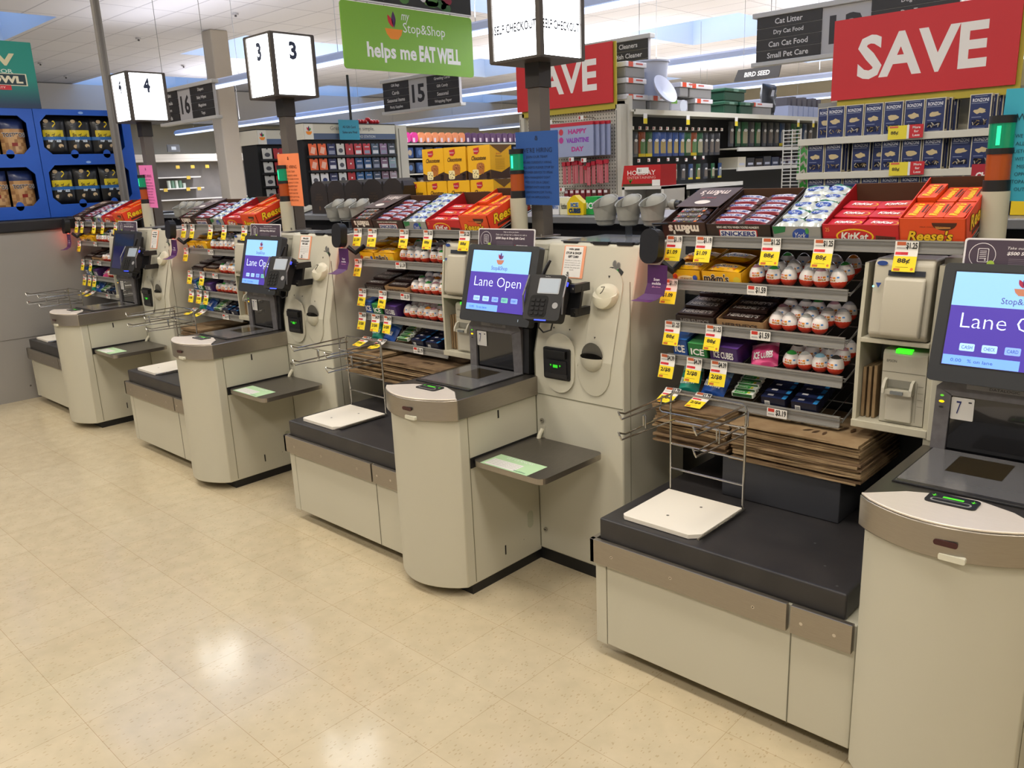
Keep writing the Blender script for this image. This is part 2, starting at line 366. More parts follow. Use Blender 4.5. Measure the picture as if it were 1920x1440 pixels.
def make_checkout():
    b = (0.02, 2.38, 0)
    t = thing('self_checkout', None, '', b)
    # scan counter
    mb = MB(); mb.prism(counter_plan(0)[::-1], 'z', .04, .735, BEIGE)
    mb.build('scan_counter', t, b, bevel=.004, smooth=True)
    mb = MB(); mb.box(.0005, .0015, 1.988, 1.991, .05, .73, C('#77755f')); mb.box(.0005, .0018, 2.15, 2.157, .68, .712, BLACK); mb.box(.0005, .0018, 2.157, 2.163, .1, .14, BLACK)
    mb.poly((.0012, 2.27, .125), Y, Z, [(.002*cos(a), .002*sin(a)) for a in (0, 1, 2, 3, 4, 5)], BLACK)
    mb.slab((.0012, 2.315, .2), Y, Z, .035, .075, .017, .0006, C('#aeb09b', .6)); mb.build('access_panel', t, b)
    mb = MB(); mb.cyl((-.343, 1.922, .693), .012, .008, CHROME, 18, -Y); mb.rect((-.343, 1.9135, .693), X, Z, .012, .003, BLACK); mb.build('lock', t, b)
    # metal band and top
    mb = MB(); pl = counter_plan(.012, 2.385); mb.prism(pl[::-1], 'z', .725, .803, STEEL, C('#6f6a63', .33, .9))
    band = mb.build('counter_trim', t, b, bevel=.003, smooth=True)
    mb = MB(); nz = nose(out=.010); arc = [(-.37, 1.925), (-.30, 1.99), (-.22, 2.025), (-.15, 2.03), (-.07, 2.0), (.005, 1.935)]
    pts = arc+nz
    mb.prism(pts[::-1] if False else pts[::-1], 'z', .803, .809, STEELTOP)
    mb.build('nose_plate', t, b, bevel=.003, smooth=True)
    mb = MB(); o_ = (-.195, 1.985, .8095)
    mb.slab((o_[0], o_[1], .812), X, Y, .11, .062, .012, .003, BLACK)
    mb.slab((o_[0], o_[1]-.014, .8128), X, Y, .088, .022, .0105, .001, C('#b9b9b4', .3, .5)); mb.slab((o_[0], o_[1]-.014, .8134), X, Y, .08, .015, .0072, .001, BLACK)
    G = C('#4fd02a', .5, e=.35); mb.rect((o_[0], o_[1]+.008, .8126), X, Y, .045, .010, G)
    for dx in (-.042, .042):
        mb.poly((o_[0]+dx, o_[1]+.012, .8126), X, Y, [(-.001, .008), (-.001, -.001), (-.006, .002), (0, -.008), (.006, .002), (.001, -.001), (.001, .008)], G)
    mb.build('coupon_slot', t, b)
    mb = MB(); mb.slab((-.165, 1.8385, .765), X, Z, .05, .013, .006, .003, C('#40181a', .3)); mb.slab((-.15, 1.838, .733), X, Z, .055, .014, .004, .012, C('#d8d6c4', .5))
    mb.build('sensor_window', t, b)
    mb = MB(); mb.box(-.352, -.045, 2.047, 2.362, .8035, .806, BLACK); mb.box(-.347, -.05, 2.052, 2.36, .804, .808, C('#727274', .2, .35, coat=.4))
    mb.box(-.27, -.14, 2.19, 2.325, .8082, .8088, C('#2e2614', .06, coat=1.)); mb.box(-.346, -.051, 2.052, 2.068, .8082, .8086, C('#6f6d6b', .3, .9))
    mb.build('scanner_plate', t, b)
    # plinths
    mb = MB(); mb.box(-.30, -.004, 1.972, 2.39, 0, .045, BLACK); mb.box(-.004, .412, 2.379, 2.7, 0, .052, BLACK); mb.build('plinth', t, b)
    # side shelf
    mb = MB(); mb.slab((.178, 2.178, .553), X, Y, .352, .362, .03, .022, STEEL, DSTEEL); mb.box(.001, .004, 1.99, 2.375, .52, .562, BLACK)
    sh = mb.build('side_shelf', t, b, bevel=.002)
    mb = MB(); st = (.165, 2.055, .5537); mb.rect(st, X, Y, .235, .115, C('#b9dcae', .6)); mb.rect((st[0]-.03, st[1]-.02, .5540), X, Y, .15, .06, PAPERW)
    mb.text('LET US KNOW', (st[0], st[1]+.04, .5541), X, Y, .13, .014, '#f2f7ef'); 
    for i in range(4): mb.text('please place your items here and scan', (st[0]-.03, st[1]-.001-.012*i, .5542), X, Y, .14, .006, '#5d7a5a')
    mb.text('Stop&Shop', (st[0]+.07, st[1]-.045, .5542), X, Y, .06, .012, '#2f6f6a', keep=True)
    mb.build('shelf_sticker', sh, (0, 0, 0)).location = Vector((0, 0, 0))
    # payment cabinet
    mb = MB()
    prof = [(2.375, .052), (2.375, .90), (2.487, 1.32), (2.50, 1.327), (2.80, 1.327), (2.80, .052)]
    mb.prism(prof[::-1], 'x', .0, .432, BEIGE)
    mb.build('payment_cabinet', t, b, bevel=.006, smooth=True)
    mb = MB(); S = C('#7d7b68'); mb.box(.001, .43, 2.3735, 2.376, .731, .734, S); mb.prism([(2.374, .90), (2.374, .06), (2.3755, .06), (2.3755, .9)], 'x', .0, .0025, S)
    k_ = .112/.42
    mb.quad((0.0, 2.3745, .9), (.0025, 2.3745, .9), (.0025, 2.3745+k_*.41, 1.31), (0, 2.3745+k_*.41, 1.31), S)
    mb.box(.4322, .4335, 2.42, 2.423, .06, 1.2, S); mb.build('seam', t, b)
    sl = Vector((0, k_, 1)).normalized(); nn = X.cross(sl)
    def on(x, z, off=0.): return Vector((x, 2.375+max(0, z-.9)*k_, z))+(nn if z > .9 else -Y)*off
    # bill acceptor on oval plate (straddles the kink: plate built in the vertical/slanted plane)
    mb = MB(); mb.slab(on(.133, .872, .004)+Vector((0, -.001, 0)), X, (Vector((0, .045, 1))).normalized(), .15, .235, .074, .006, BEIGE)
    pl_ = mb.build('bill_acceptor_plate', t, b, bevel=.002)
    mb = MB(); c_ = on(.125, .87, .012)
    mb.slab(c_, X, Z, .132, .125, .008, .014, BLACK); mb.box(.072, .178, 2.350, 2.372, .895, .925, C('#0a0a0b', .3)); mb.slab(c_+Vector((0, -.004, -.012)), X, Z, .105, .055, .004, .006, BLACKS)
    mb.slab(c_+Vector((0, -.006, -.047)), X, Z, .112, .018, .005, .01, C('#2a2a2c', .3)); G2 = C('#39d62a', .5, e=.5)
    mb.rect(c_+Vector((0, -.0075, -.008)), X, Z, .024, .012, G2); mb.poly(c_+Vector((-.022, -.0075, -.004)), X, Z, [(0, -.006), (.003, .003), (-.006, .001)], G2); mb.poly(c_+Vector((.022, -.0075, -.004)), X, Z, [(0, -.006), (.006, .001), (-.003, .003)], G2)
    mb.build('bill_acceptor', t, b, bevel=.0015)
    # coin strip plate
    mb = MB(); pts = []
    c0, c1 = (.318, 1.165), (.300, .87)
    top = [(c0[0]+.066*cos(a*pi/12), c0[1]+.075*sin(a*pi/12)) for a in range(0, 13)]
    bot = [(c1[0]+.078*cos(a*pi/12), c1[1]+.105*sin(a*pi/12)) for a in range(12, 25)]
    out = top+bot
    vs = [on(a, z, .004) for a, z in out]+[on(a, z, -.004) for a, z in out]; nv = len(out)
    mb.add(vs, [(nv+i, nv+(i+1) % nv, (i+1) % nv, i) for i in range(nv)][::1], BEIGE)
    # split the face at the kink
    up = [(a, z) for a, z in out if z >= .9]; lo = [(a, z) for a, z in out if z < .9]
    mb.add([on(a, z, .004) for a, z in up], [tuple(range(len(up)))], BEIGE)
    lo2 = [(up[-1][0], .9)]+lo+[(up[0][0], .9)]
    mb.add([Vector((a, 2.3705, z)) for a, z in lo2], [tuple(range(len(lo2)))], BEIGE)
    mb.quad(on(up[-1][0], up[-1][1], .004), Vector((up[-1][0], 2.3705, .9)), Vector((up[0][0], 2.3705, .9)), on(up[0][0], up[0][1], .004), BEIGE)
    mb.build('coin_panel', t, b)
    mb = MB(); kc = on(.318, 1.145, .004)
    KN = C('#d0ccb6', .4); rings = []
    vs = []; n = 20
    for (rr, off, dz) in ((.056, 0, 0), (.054, .016, -.004), (.045, .028, -.012), (.025, .034, -.02), (.0001, .035, -.022)):
        vs += [kc+X*(rr*cos(2*pi*i/n))+sl*(rr*sin(2*pi*i/n)*(1. if sin(2*pi*i/n) < 0 else .72)+dz)+nn*(off*(1 if sin(2*pi*i/n) < .2 else .45)) for i in range(n)]
    mb.add(vs, [(r_*n+i, r_*n+(i+1) % n, (r_+1)*n+(i+1) % n, (r_+1)*n+i) for r_ in range(4) for i in range(n)], KN)
    mb.tube([kc+X*-.008+sl*.022+nn*.030, kc+X*.006+sl*.024+nn*.029, kc+X*.004+sl*.005+nn*.037, kc+X*-.004+sl*-.003+nn*.037], .002, C('#4c4a3f'))
    mb.poly(on(.318, 1.208, .0055), X, sl, [(-.005, .004), (0, -.006), (.005, .004)], '#2e2d29')
    mb.build('coin_slot', t, b, smooth=True)
    mb = MB(); pc = on(.292, .918, .0)
    def hood(a0, a1, ma, rx, rz, o): mb.poly(o, X, Z, [(rx*cos(a0+(a1-a0)*i/14), rz*sin(a0+(a1-a0)*i/14)) for i in range(15)], ma)
    hood(0, pi, C('#55534b', .6), .05, .052, Vector((.292, 2.3705, .918)) + Vector((0, .003, 0)))
    mb.ell(Vector((.292, 2.368, .916)), X, (Vector((0, -.25, 1))).normalized(), .052, .016, C('#101012', .2))
    vs = []
    for (f_, d_) in ((1, 0), (.96, .014), (.75, .022), (.4, .014), (.0, 0)):
        vs += [Vector((.292+.053*cos(pi+pi*i/14)*max(f_, .02), 2.3705-d_*sin(pi*i/14)-.002, .914-(1-f_)*.006*0+.055*sin(pi+pi*i/14)*(f_))) for i in range(15)]
    vs = []
    for j in range(6):
        th = j/5*pi/2
        vs += [Vector((.292+.052*cos(pi+pi*i/14)*1, 2.3705-.024*sin(pi*i/14)*cos(th)*1, .914+.055*sin(pi+pi*i/14)*sin(th))) for i in range(15)]
    mb.add(vs, [(j*15+i, (j+1)*15+i, (j+1)*15+i+1, j*15+i+1) for j in range(5) for i in range(14)], BEIGE)
    mb.poly(on(.292, .985, .0055), X, sl, [(-.004, .003), (0, -.005), (.004, .003)], '#2e2d29')
    mb.build('coin_return_cup', t, b, smooth=True)
    mb = MB(); gc = on(.335, 1.232, .0012)
    mb.poly(gc, X, sl, [(-.04, -.002), (-.02, .012), (.02, .012), (.042, -.004), (.03, -.026), (.012, -.016), (-.012, -.016), (-.03, -.026)], '#1f211f')
    for dx, dz in ((-.004, .025), (.014, .018), (.003, .008)): mb.ell(gc+X*dx+sl*dz+nn*.0006, X, sl, .009, .013, '#7c7c78', 14); mb.ell(gc+X*dx+sl*dz+nn*.001, X, sl, .006, .01, '#63635f', 14)
    for dx in (-.018, .014): mb.poly(gc+X*dx+nn*.0012, X, sl, [(-.001, .006), (-.001, 0), (-.005, 0), (0, -.008), (.005, 0), (.001, 0), (.001, .006)], '#37b64a')
    mb.build('coin_sticker', t, b)
    mb = MB()
    for x_ in (.085, .165): mb.ell(on(x_, 1.003, .0015), X, sl, .0035, .0035, BLACK, 8)
    for z_, y_ in ((.622, 2.373), (.144, 2.373)): mb.cyl((.034, y_, z_), .009, .006, CHROME, 14, -Y); mb.rect((.034, y_-.0068, z_), X, Z, .010, .0025, BLACK)
    mb.build('screw', t, b)
    mb = MB(); mb.box(.022, .046, 2.371, 2.374, .55, .6, BEIGE); mb.tube([(.034, 2.37, .585), (.034, 2.352, .565), (.034, 2.345, .55), (.034, 2.352, .54)], .009, C('#d3cfba', .4), 8); mb.build('bag_hook', t, b, smooth=True)
    mb = MB(); mb.box(.07, .14, 2.49, 2.51, 1.324, 1.331, BLACK); mb.box(.2, .42, 2.492, 2.56, 1.327, 1.33, BLACK)
    for x_ in (.22, .33): mb.box(x_, x_+.07, 2.484, 2.50, 1.322, 1.333, BLACK)
    mb.build('lid_hinge', t, b)
    # body behind monitor
    mb = MB(); mb.prism([(2.452, .809), (2.50, 1.318), (2.80, 1.318), (2.80, .5), (2.452, .5)], 'x', -.40, -.002, BEIGE); mb.build('rear_housing', t, b, bevel=.004)
    mb = MB(); k2 = .048/.509
    for (xa, xb, za, zb) in ((-.06, -.01, 1.294, 1.297), (-.012, -.009, .95, 1.297)):
        mb.quad((xa, 2.452+(za-.809)*k2-.001, za), (xb, 2.452+(za-.809)*k2-.001, za), (xb, 2.452+(zb-.809)*k2-.001, zb), (xa, 2.452+(zb-.809)*k2-.001, zb), S)
    mb.build('door_seam', t, b)
    # printer housing
    PB = noisy('printer_bay_plastic', '#bcb8a5', '#c2beab', 30, .5) if 'PB' not in globals() else PB_
    mb = MB()
    yf = lambda z_: 2.44 if z_ < 1.08 else 2.44+(z_-1.08)*.12
    for x0, x1 in ((-.605, -.594), (-.402, -.388)):
        mb.prism([(2.70, .815), (2.70, 1.30), (yf(1.3), 1.30), (2.44, 1.08), (2.44, .815)], 'x', x0, x1, PB)
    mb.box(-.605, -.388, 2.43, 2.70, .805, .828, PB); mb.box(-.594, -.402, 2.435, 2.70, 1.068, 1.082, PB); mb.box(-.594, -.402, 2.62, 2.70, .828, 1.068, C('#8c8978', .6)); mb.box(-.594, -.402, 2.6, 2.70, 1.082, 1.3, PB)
    mb.build('printer_housing', t, b, bevel=.002)
    mb = MB(); mb.box(-.40, -.362, 2.44, 2.52, .50, .815, BEIGE); mb.box(-.388, -.352, 2.43, 2.50, .80, 1.08, BEIGE); mb.build('support_post', t, b, bevel=.003)
    # scanner tower
    GR = noisy('scanner_grey', '#605e60', '#69676a', 50, .45)
    mb = MB(); x0, x1, z0, z1, yy = -.362, -.058, .806, 1.005, 2.362
    mb.prism([(x0+.004, z0), (x1+.002, z0), (x1, z1-.02), (x1-.02, z1), (x0+.03, z1), (x0+.008, z1-.02)], 'y', yy+.012, 2.43, GR)
    fr = [(x0+.004, z0), (x0+.042, z0), (x0+.046, z1-.04), (x0+.008, z1-.02)]
    mb.prism(fr, 'y', yy, yy+.012, GR); mb.prism([(x1-.045, z0), (x1+.002, z0), (x1, z1-.02), (x1-.05, z1-.04)], 'y', yy, yy+.012, GR)
    mb.prism([(x0+.008, z1-.02), (x0+.046, z1-.042), (x1-.048, z1-.042), (x1, z1-.02), (x1-.02, z1), (x0+.03, z1)], 'y', yy, yy+.012, GR)
    mb.rect(((x0+x1)/2, yy-.0006, z1-.012), X, Z, .14, .014, C('#8c8a88', .5)); mb.text('DATALOGIC', ((x0+x1)/2+.02, yy-.001, z1-.012), X, Z, .07, .007, '#29292b')
    tw = mb.build('scanner_tower', t, b, bevel=.004)
    mb = MB(); mb.rect(((x0+x1)/2-.001, yy+.009, (z0+z1)/2-.02), X, Z, .222, .16, C('#0d0d0f', .04, coat=1.)); mb.build('scanner_window', tw)
    mb = MB(); mb.slab((x0+.075, yy+.006, z1-.078), X, Z, .056, .062, .003, .0008, PAPERW); mb.text('7', (x0+.066, yy+.0055, z1-.075), X, Z, .012, .036, '#27306f'); mb.rect((x0+.093, yy+.0052, z1-.058), X, Z, .008, .004, '#33323a')
    mb.build('window_sticker', tw)
    mb = MB(); mb.ell((x0+.024, yy-.001, z1-.045), X, Z, .005, .003, C('#63c832', .5, e=.8), 10); mb.ell((x0+.024, yy-.001, z1-.062), X, Z, .007, .0035, C('#ffc400', .5, e=1.5), 10); mb.ell((x0+.024, yy-.001, z1-.078), X, Z, .006, .003, '#333333', 10)
    mb.build('status_light', tw)
    mb = MB(); mb.prism([(2.366, .806), (2.40, .806), (2.44, .806), (2.45, 1.01), (2.39, 1.012), (2.376, .99)][::-1], 'x', -.057, -.025, BLACK); mb.build('tower_side', t, b, bevel=.004)
    # card reader
    mb = MB(); mb.slab((.178, 2.36, 1.13), X, sl, .15, .12, .01, .012, BLACK)
    for dx, dz in ((-.06, .04), (.062, .045), (.062, -.045)): mb.box(.178+dx-.012, .178+dx+.012, 2.33, 2.42, 1.13+dz-.015, 1.13+dz+.015, BLACK); mb.cyl((.178+dx+.004, 2.33, 1.13+dz), .005, .003, CHROME, 10, -Y)
    mb.tube([(.1, 2.30, 1.06), (.085, 2.31, 1.02), (.1, 2.32, 1.0), (.13, 2.33, 1.01), (.14, 2.34, 1.06)], .0035, BLACK, 8)
    mb.build('reader_bracket', t, b)
    mb = MB(); cu = Vector((.97, .18, .0)).normalized(); cv = Vector((-.08, .42, .9)); cv = (cv-cu*cv.dot(cu)).normalized(); cn = cu.cross(cv); cc = Vector((.15, 2.275, 1.145))
    mb.slab(cc, cu, cv, .155, .175, .014, .045, C('#141416', .55))
    mb.slab(cc+cv*.044+cu*.012+cn*.001, cu, cv, .092, .06, .004, .002, C('#a5a9ae', .35, .0))
    mb.slab(cc+cv*.044+cu*.012+cn*.0018, cu, cv, .084, .054, .003, .001, C('#8f9aa6', .3, e=.25))
    mb.slab(cc-cv*.035-cu*.02+cn*.001, cu, cv, .078, .085, .016, .003, C('#060607', .8))
    for r_ in range(4):
        for c_2 in range(3): mb.slab(cc-cv*(.012+.017*r_)+cu*(-.042+.021*c_2)+cn*.004, cu, cv, .015, .011, .003, .003, C('#101012', .75))
    mb.ell(cc+cu*.052-cv*.03+cn*.001, cu, cv, .012, .012, '#9a9a9c', 16)
    mb.text('VeriFone', cc+cv*.08+cn*.001, cu, cv, .022, .004, '#b9b9b9')
    mb.rect(cc-cv*.088+cn*.0006, cu, cv, .05, .004, C('#2a3cff', .5, e=4)); 
    for sgn in (1, -1): mb.tube([cc+cu*.082*sgn-cv*.06-cn*.01, cc+cu*.086*sgn+cn*.012, cc+cu*.082*sgn+cv*.085+cn*.0], .004, C('#77777a', .3, .6), 6)
    mb.tube([cc+cu*.085+cv*.045, cc+cu*.087+cv*.06], .005, C('#3540ff', .5, e=2), 6)
    mb.build('card_reader', t, b, bevel=.003)
    mb = MB(); mb.tube([(.06, 2.33, 1.15), (.075, 2.345, 1.20), (.10, 2.36, 1.255), (.108, 2.365, 1.27)], [.005, .006, .007, .005], BLACK, 8); mb.tube([(.07, 2.32, 1.06), (.068, 2.32, 1.12), (.08, 2.35, 1.22)], .002, BLACK); mb.build('stylus', t, b)
    # monitor
    mu = X; mv = Vector((0, .27, .963)).normalized(); mn = mu.cross(mv); mc = Vector((-.176, 2.362, 1.163))
    mb = MB(); mb.slab(mc-mn*.004, mu, mv, .392, .318, .012, .035, SATIN)
    mb.slab(mc-mn*.035, mu, mv, .34, .26, .012, .03, BLACK); mb.rect(mc+mv*-.137+mu*.14, mu, mv, .003, .01, C('#8fa0b0', .4, e=.4))
    mb.box(-.24, -.1, 2.36, 2.46, 1.0, 1.05, BLACK)
    mo = mb.build('monitor', t, b, bevel=.004)
    sc_c = mc+mv*.012+mn*.0-mu*.004; W, H = .322, .248
    mb = MB(); LB = C('#86b8e6', .3, e=.75); PU = C('#4a3a9c', .3, e=.65); WH = C('#d8ecff', .3, e=1.)
    mb.slab(sc_c-mn*.0036, mu, mv, W+.008, H+.008, .002, .001, BLACK)
    mb.rect(sc_c+mv*H*.32-mn*.003, mu, mv, W, H*.36, LB); mb.rect(sc_c-mv*H*.18-mn*.003, mu, mv, W, H*.64, PU)
    logo(mb, sc_c+mv*H*.36-mn*.003+mu*.0, mu, mv, .05, ('#b02a50', '#5a3a80', '#8a5a90', '#d08a70'))
    mb.text('Stop&Shop', sc_c+mv*H*.205-mn*.003, mu, mv, .09, .021, C('#4a4a98', .5, e=.6))
    mb.text('Lane Open', sc_c-mv*H*.04-mn*.003, mu, mv, .262, .052, WH, bold=-.015)
    for i, cc_ in enumerate(('#9fc4ea', '#9fc4ea', '#7d9fe0', '#6fb9a8', '#7d9fe0')):
        q = sc_c-mv*H*.30+mu*(-.106+.053*i)-mn*.0029; mb.slab(q, mu, mv, .036, .02, .003, .0004, C(cc_, .4, e=.8)); mb.text(('CASH', 'CHECK', 'CARD', 'EBT', 'DEBIT')[i], q, mu, mv, .026, .009, C('#3a58b0', .5, e=.4))
    mb.rect(sc_c-mv*H*.445-mu*.07-mn*.0028, mu, mv, .18, .026, C('#6f9fe8', .4, e=.8)); mb.text('0.00   % on lane', sc_c-mv*H*.445-mu*.09-mn*.0028, mu, mv, .1, .009, C('#3a58b0', .5, e=.4))
    mb.build('screen', mo, (0, 0, 0))
    mb = MB(); mb.slab(sc_c-mn*.0036, mu, mv, W+.008, H+.008, .002, .001, BLACK); mb.rect(sc_c+mv*H*.32-mn*.003, mu, mv, W, H*.36, C('#232c3c', .15, e=.15)); mb.rect(sc_c-mv*H*.18-mn*.003, mu, mv, W, H*.64, C('#1c1f4a', .15, e=.3))
    global DIM; DIM = mb.build('screen_dim', None)
    return t
chk = make_checkout()
# sub-parts were built in lane coordinates: bring them to their parents' frame
for o in bpy.data.objects:
    if o.parent and o.parent.parent:
        o.location = Vector(o.location)-Vector((.02, 2.38, 0)) if o.name.split('.')[0] in ('shelf_sticker', 'scanner_window', 'window_sticker', 'status_light', 'screen') else o.location
index_children()
for l in (2, 1, 3, 4):
    t = chk if l == 2 else copytree(chk)
    if l != 2: t.location = Vector((.02, 2.38, 0))
    tag(t, {1: 'nearest self checkout machine with big lit screen, cut off by right edge', 2: 'beige self checkout machine with lit screen, in front of the blue poster',
            3: 'beige self checkout machine with lit screen, in front of the orange poster', 4: 'farthest self checkout machine with dark dim screen, below the pink poster'}[l], 'self checkout', 'self checkout machines in a row')
    place(t, l)
    CK = globals().setdefault('CK', {}); CK[l] = t
# the farthest lane's screen is dimmed
def kids(o): return [c for c in bpy.data.objects if c.parent == o]
for c in kids(CK[4]):
    if c.name.startswith('monitor'):
        for s_ in kids(c):
            if s_.name.startswith('screen'): s_.data = DIM.data; s_['label'] = 'dark dim screen'
bpy.data.objects.remove(DIM)

def make_station():
    b = (-.8, 2.35, 0); t = thing('bagging_station', None, '', b)
    mb = MB(); mb.box(-1.183, -.38, 1.957, 2.72, .053, .425, BEIGE); mb.build('cabinet', t, b, bevel=.003)
    mb = MB(); mb.box(-1.228, -1.186, 1.957, 2.0, .05, .40, BEIGE); mb.build('end_panel', t, b, bevel=.002)
    mb = MB(); mb.box(-.556, -.553, 1.9555, 1.957, .053, .40, C('#6b695a')); mb.build('door_gap', t, b)
    mb = MB(); mb.box(-1.236, -.562, 1.938, 1.955, .349, .432, STEEL); mb.box(-1.236, -1.22, 1.938, 2.6, .349, .432, STEEL)
    for x in (-1.15, -.93, -.66): mb.ell((x, 1.9372, .388), X, Z, .005, .005, C('#d5d0c8', .3, .8), 10); mb.ell((x, 1.9368, .388), X, Z, .0025, .0025, C('#5a5650', .3, .8), 8)
    mb.build('bumper_strip', t, b, bevel=.0015)
    mb = MB(); mb.box(-.551, -.385, 1.938, 1.955, .349, .432, STEEL)
    for x in (-.52, -.43): mb.ell((x, 1.9372, .388), X, Z, .005, .005, C('#d5d0c8', .3, .8), 10)
    mb.build('bumper_strip', t, b, bevel=.0015)
    mb = MB(); mb.box(-1.212, -.412, 1.96, 2.74, .426, .502, TABLE)
    for x, y in ((-.6, 2.2), (-.52, 2.08), (-.45, 1.99)): mb.ell((x, y, .5025), X, Y, .004, .004, C('#77787a', .3, .8), 8)
    mb.build('bagging_table', t, b, bevel=.006, segs=3)
    mb = MB(); mb.box(-1.1, -.38, 2.08, 2.68, 0, .05, BLACK); mb.build('plinth', t, b)
    mb = MB(); mb.box(-1.24, -.40, 2.745, 2.77, .40, 1.33, C('#3a3936', .7)); mb.build('back_panel', t, b)
    return t
def make_riser():
    mb = MB(); mb.box(-1.0, -.60, 2.37, 2.72, .503, .64, C('#34353a', .5)); return mb.build('riser_box', org=(-.8, 2.5, .503), bevel=.003)
def make_bagrack():
    b = (-1.01, 2.14, .504); t = thing('bag_rack', None, '', b)
    mb = MB(); x0, x1, y0, y1 = -1.15, -.874, 1.995, 2.275
    pts = [(x0, y0+.012), (x0+.012, y0), (x1-.03, y0), (x1, y0+.03), (x1, y1), (x0, y1)]
    mb.prism(pts, 'z', .504, .517, C('#efe9dc', .45)); 
    for x, y in ((-1.03, 2.08), (-.98, 2.2)): mb.ell((x, y, .5176), X, Y, .005, .005, '#6a675f', 10)
    mb.build('base_board', t, b, bevel=.002)
    r = .0042; yb = 2.283
    mb = MB(); pa = [(x0+.002, yb, .506), (x0, yb, .845), (x0+.004, yb, .857), (x0+.014, yb, .862), (x1-.014, yb, .862), (x1-.004, yb, .857), (x1, yb, .845), (x1-.002, yb, .51)]
    mb.tube(pa, r, CHROME, 8); mb.tube([(x1+.006, yb, .512), (x1+.006, 1.99, .512)], r, CHROME, 8); mb.build('upright_frame', t, b, smooth=True)
    for z in (.68, .592, .762):
        mb = MB(); mb.tube([(x0, yb, z), (x1, yb, z)], r*.8, CHROME, 8); mb.build('crossbar', t, b, smooth=True)
    mb = MB(); mb.tube([(x0, yb, .84), (x0-.028, yb-.01, .845), (x0-.03, yb-.02, .80), (x0-.02, yb-.02, .793), (x1+.008, yb-.02, .793), (x1+.016, yb-.02, .80), (x1+.012, yb-.01, .845), (x1, yb, .84)], r*.7, CHROME, 8); mb.build('front_rail', t, b, smooth=True)
    for z in (.852, .785):
        for x, s in ((x0+.008, -1), (x1-.004, 1)):
            mb = MB(); y1_ = 1.985
            mb.tube([(x-.006, yb, z+.004), (x-.006, y1_+.03, z), (x-.01, y1_+.008, z+.008), (x-.006, y1_-.004, z+.014), (x, y1_-.006, z+.004), (x+.002, y1_, z-.010), (x+.006, y1_+.03, z-.008), (x+.006, yb, z-.018)], r*.75, CHROME, 7)
            if z < .8: mb.tube([(x-.004, y1_+.13, z), (x-.005, y1_+.13, z+.035), (x, y1_+.13, z+.042), (x+.005, y1_+.13, z+.035), (x+.004, y1_+.13, z-.005)], r*.6, CHROME, 7)
            mb.build('bag_prong', t, b, smooth=True)
    return t
def make_rack():
    b = (-.9, 2.6, .8); t = thing('candy_rack', None, '', b); FY = 2.46
    RZ = {1: 1.367, 2: 1.217, 3: 1.07, 4: .948, 5: .818}
    for i in range(1, 6):
        xl, xr, z = -1.275, (-.345 if i == 1 else -.648), RZ[i]
        mb = MB(); mb.prism([(FY-.004, z-.034), (FY, z-.036), (FY+.004, z), (FY-.002, z)][::1], 'x', xl, xr, RAIL)
        mb.box(xl, xr, FY-.007, FY-.003, z-.004, z, RAIL); mb.box(xl, xr, FY-.009, FY-.004, z-.036, z-.031, RAIL); mb.box(xl, xr, FY-.0055, FY-.0035, z-.016, z-.013, RAILD)
        mb.build('price_rail', t, b)
        mb = MB(); sl_ = .33 if i == 1 else .25; d = .29 if i == 1 else .26
        zz = lambda y: z-.019+(y-FY)*sl_
        n_ = 16 if i > 1 else 20
        for k in range(n_+1):
            x = xl+(xr-xl)*k/n_; mb.tube([(x, FY+.004, zz(FY)), (x, FY+d, zz(FY+d))], .0013, RAILD, 4)
        for y in (FY+.03, FY+d*.5, FY+d): mb.tube([(xl, y, zz(y)-.003), (xr, y, zz(y)-.003)], .0022, RAILD, 4)
        mb.tube([(xr+.004, FY+.005, z-.02), (xr+.004, FY+d, zz(FY+d)+.035), (xr+.004, FY+d, zz(FY+d)), (xr+.004, FY+.005, zz(FY))], .0016, RAILD, 4)
        mb.build('wire_shelf', t, b)
    mb = MB(); mb.box(-1.29, -1.265, 2.70, 2.735, .70, 1.40, C('#4b4a47', .5)); mb.box(-.652, -.627, 2.70, 2.735, .70, 1.40, C('#4b4a47', .5)); mb.box(-1.29, -.627, 2.735, 2.742, .70, 1.36, C('#33322f', .7))
    mb.build('rack_back', t, b)
    return t
# printers sitting in the housing
def make_printer_a():
    b = (-.5, 2.5, 1.083); t = thing('coupon_printer', None, '', b); P1 = C('#bdb8a8', .45); P2 = C('#c6c1b1', .45)
    mb = MB(); mb.prism([(2.58, 1.083), (2.58, 1.315), (2.465, 1.315), (2.448, 1.30), (2.425, 1.10), (2.44, 1.083)], 'x', -.572, -.41, P1)
    mb.build('case', t, b, bevel=.006, smooth=True)
    mb = MB(); mb.prism([(2.446, 1.265), (2.425, 1.262), (2.405, 1.11), (2.412, 1.096), (2.43, 1.094)], 'x', -.535, -.425, P2); mb.build('cover', t, b, bevel=.006, smooth=True)
    mb = MB(); mb.quad((-.53, 2.4405, 1.268), (-.43, 2.4405, 1.268), (-.43, 2.443, 1.283), (-.53, 2.443, 1.283), C('#2a2e38', .4)); mb.build('paper_slot', t, b)
    mb = MB(); u_, v_ = X, Vector((0, .115, 1)).normalized()
    mb.ell((-.549, 2.4455, 1.302), u_, v_, .015, .007, '#1f3f87', 16); mb.poly((-.552, 2.432, 1.24), u_, v_, [(-.008, .007), (0, -.008), (.008, .007)], '#23408a'); mb.ell((-.566, 2.4315, 1.236), u_, v_, .003, .003, C('#7ff0e0', .5, e=2), 8); mb.build('badge', t, b)
    return t
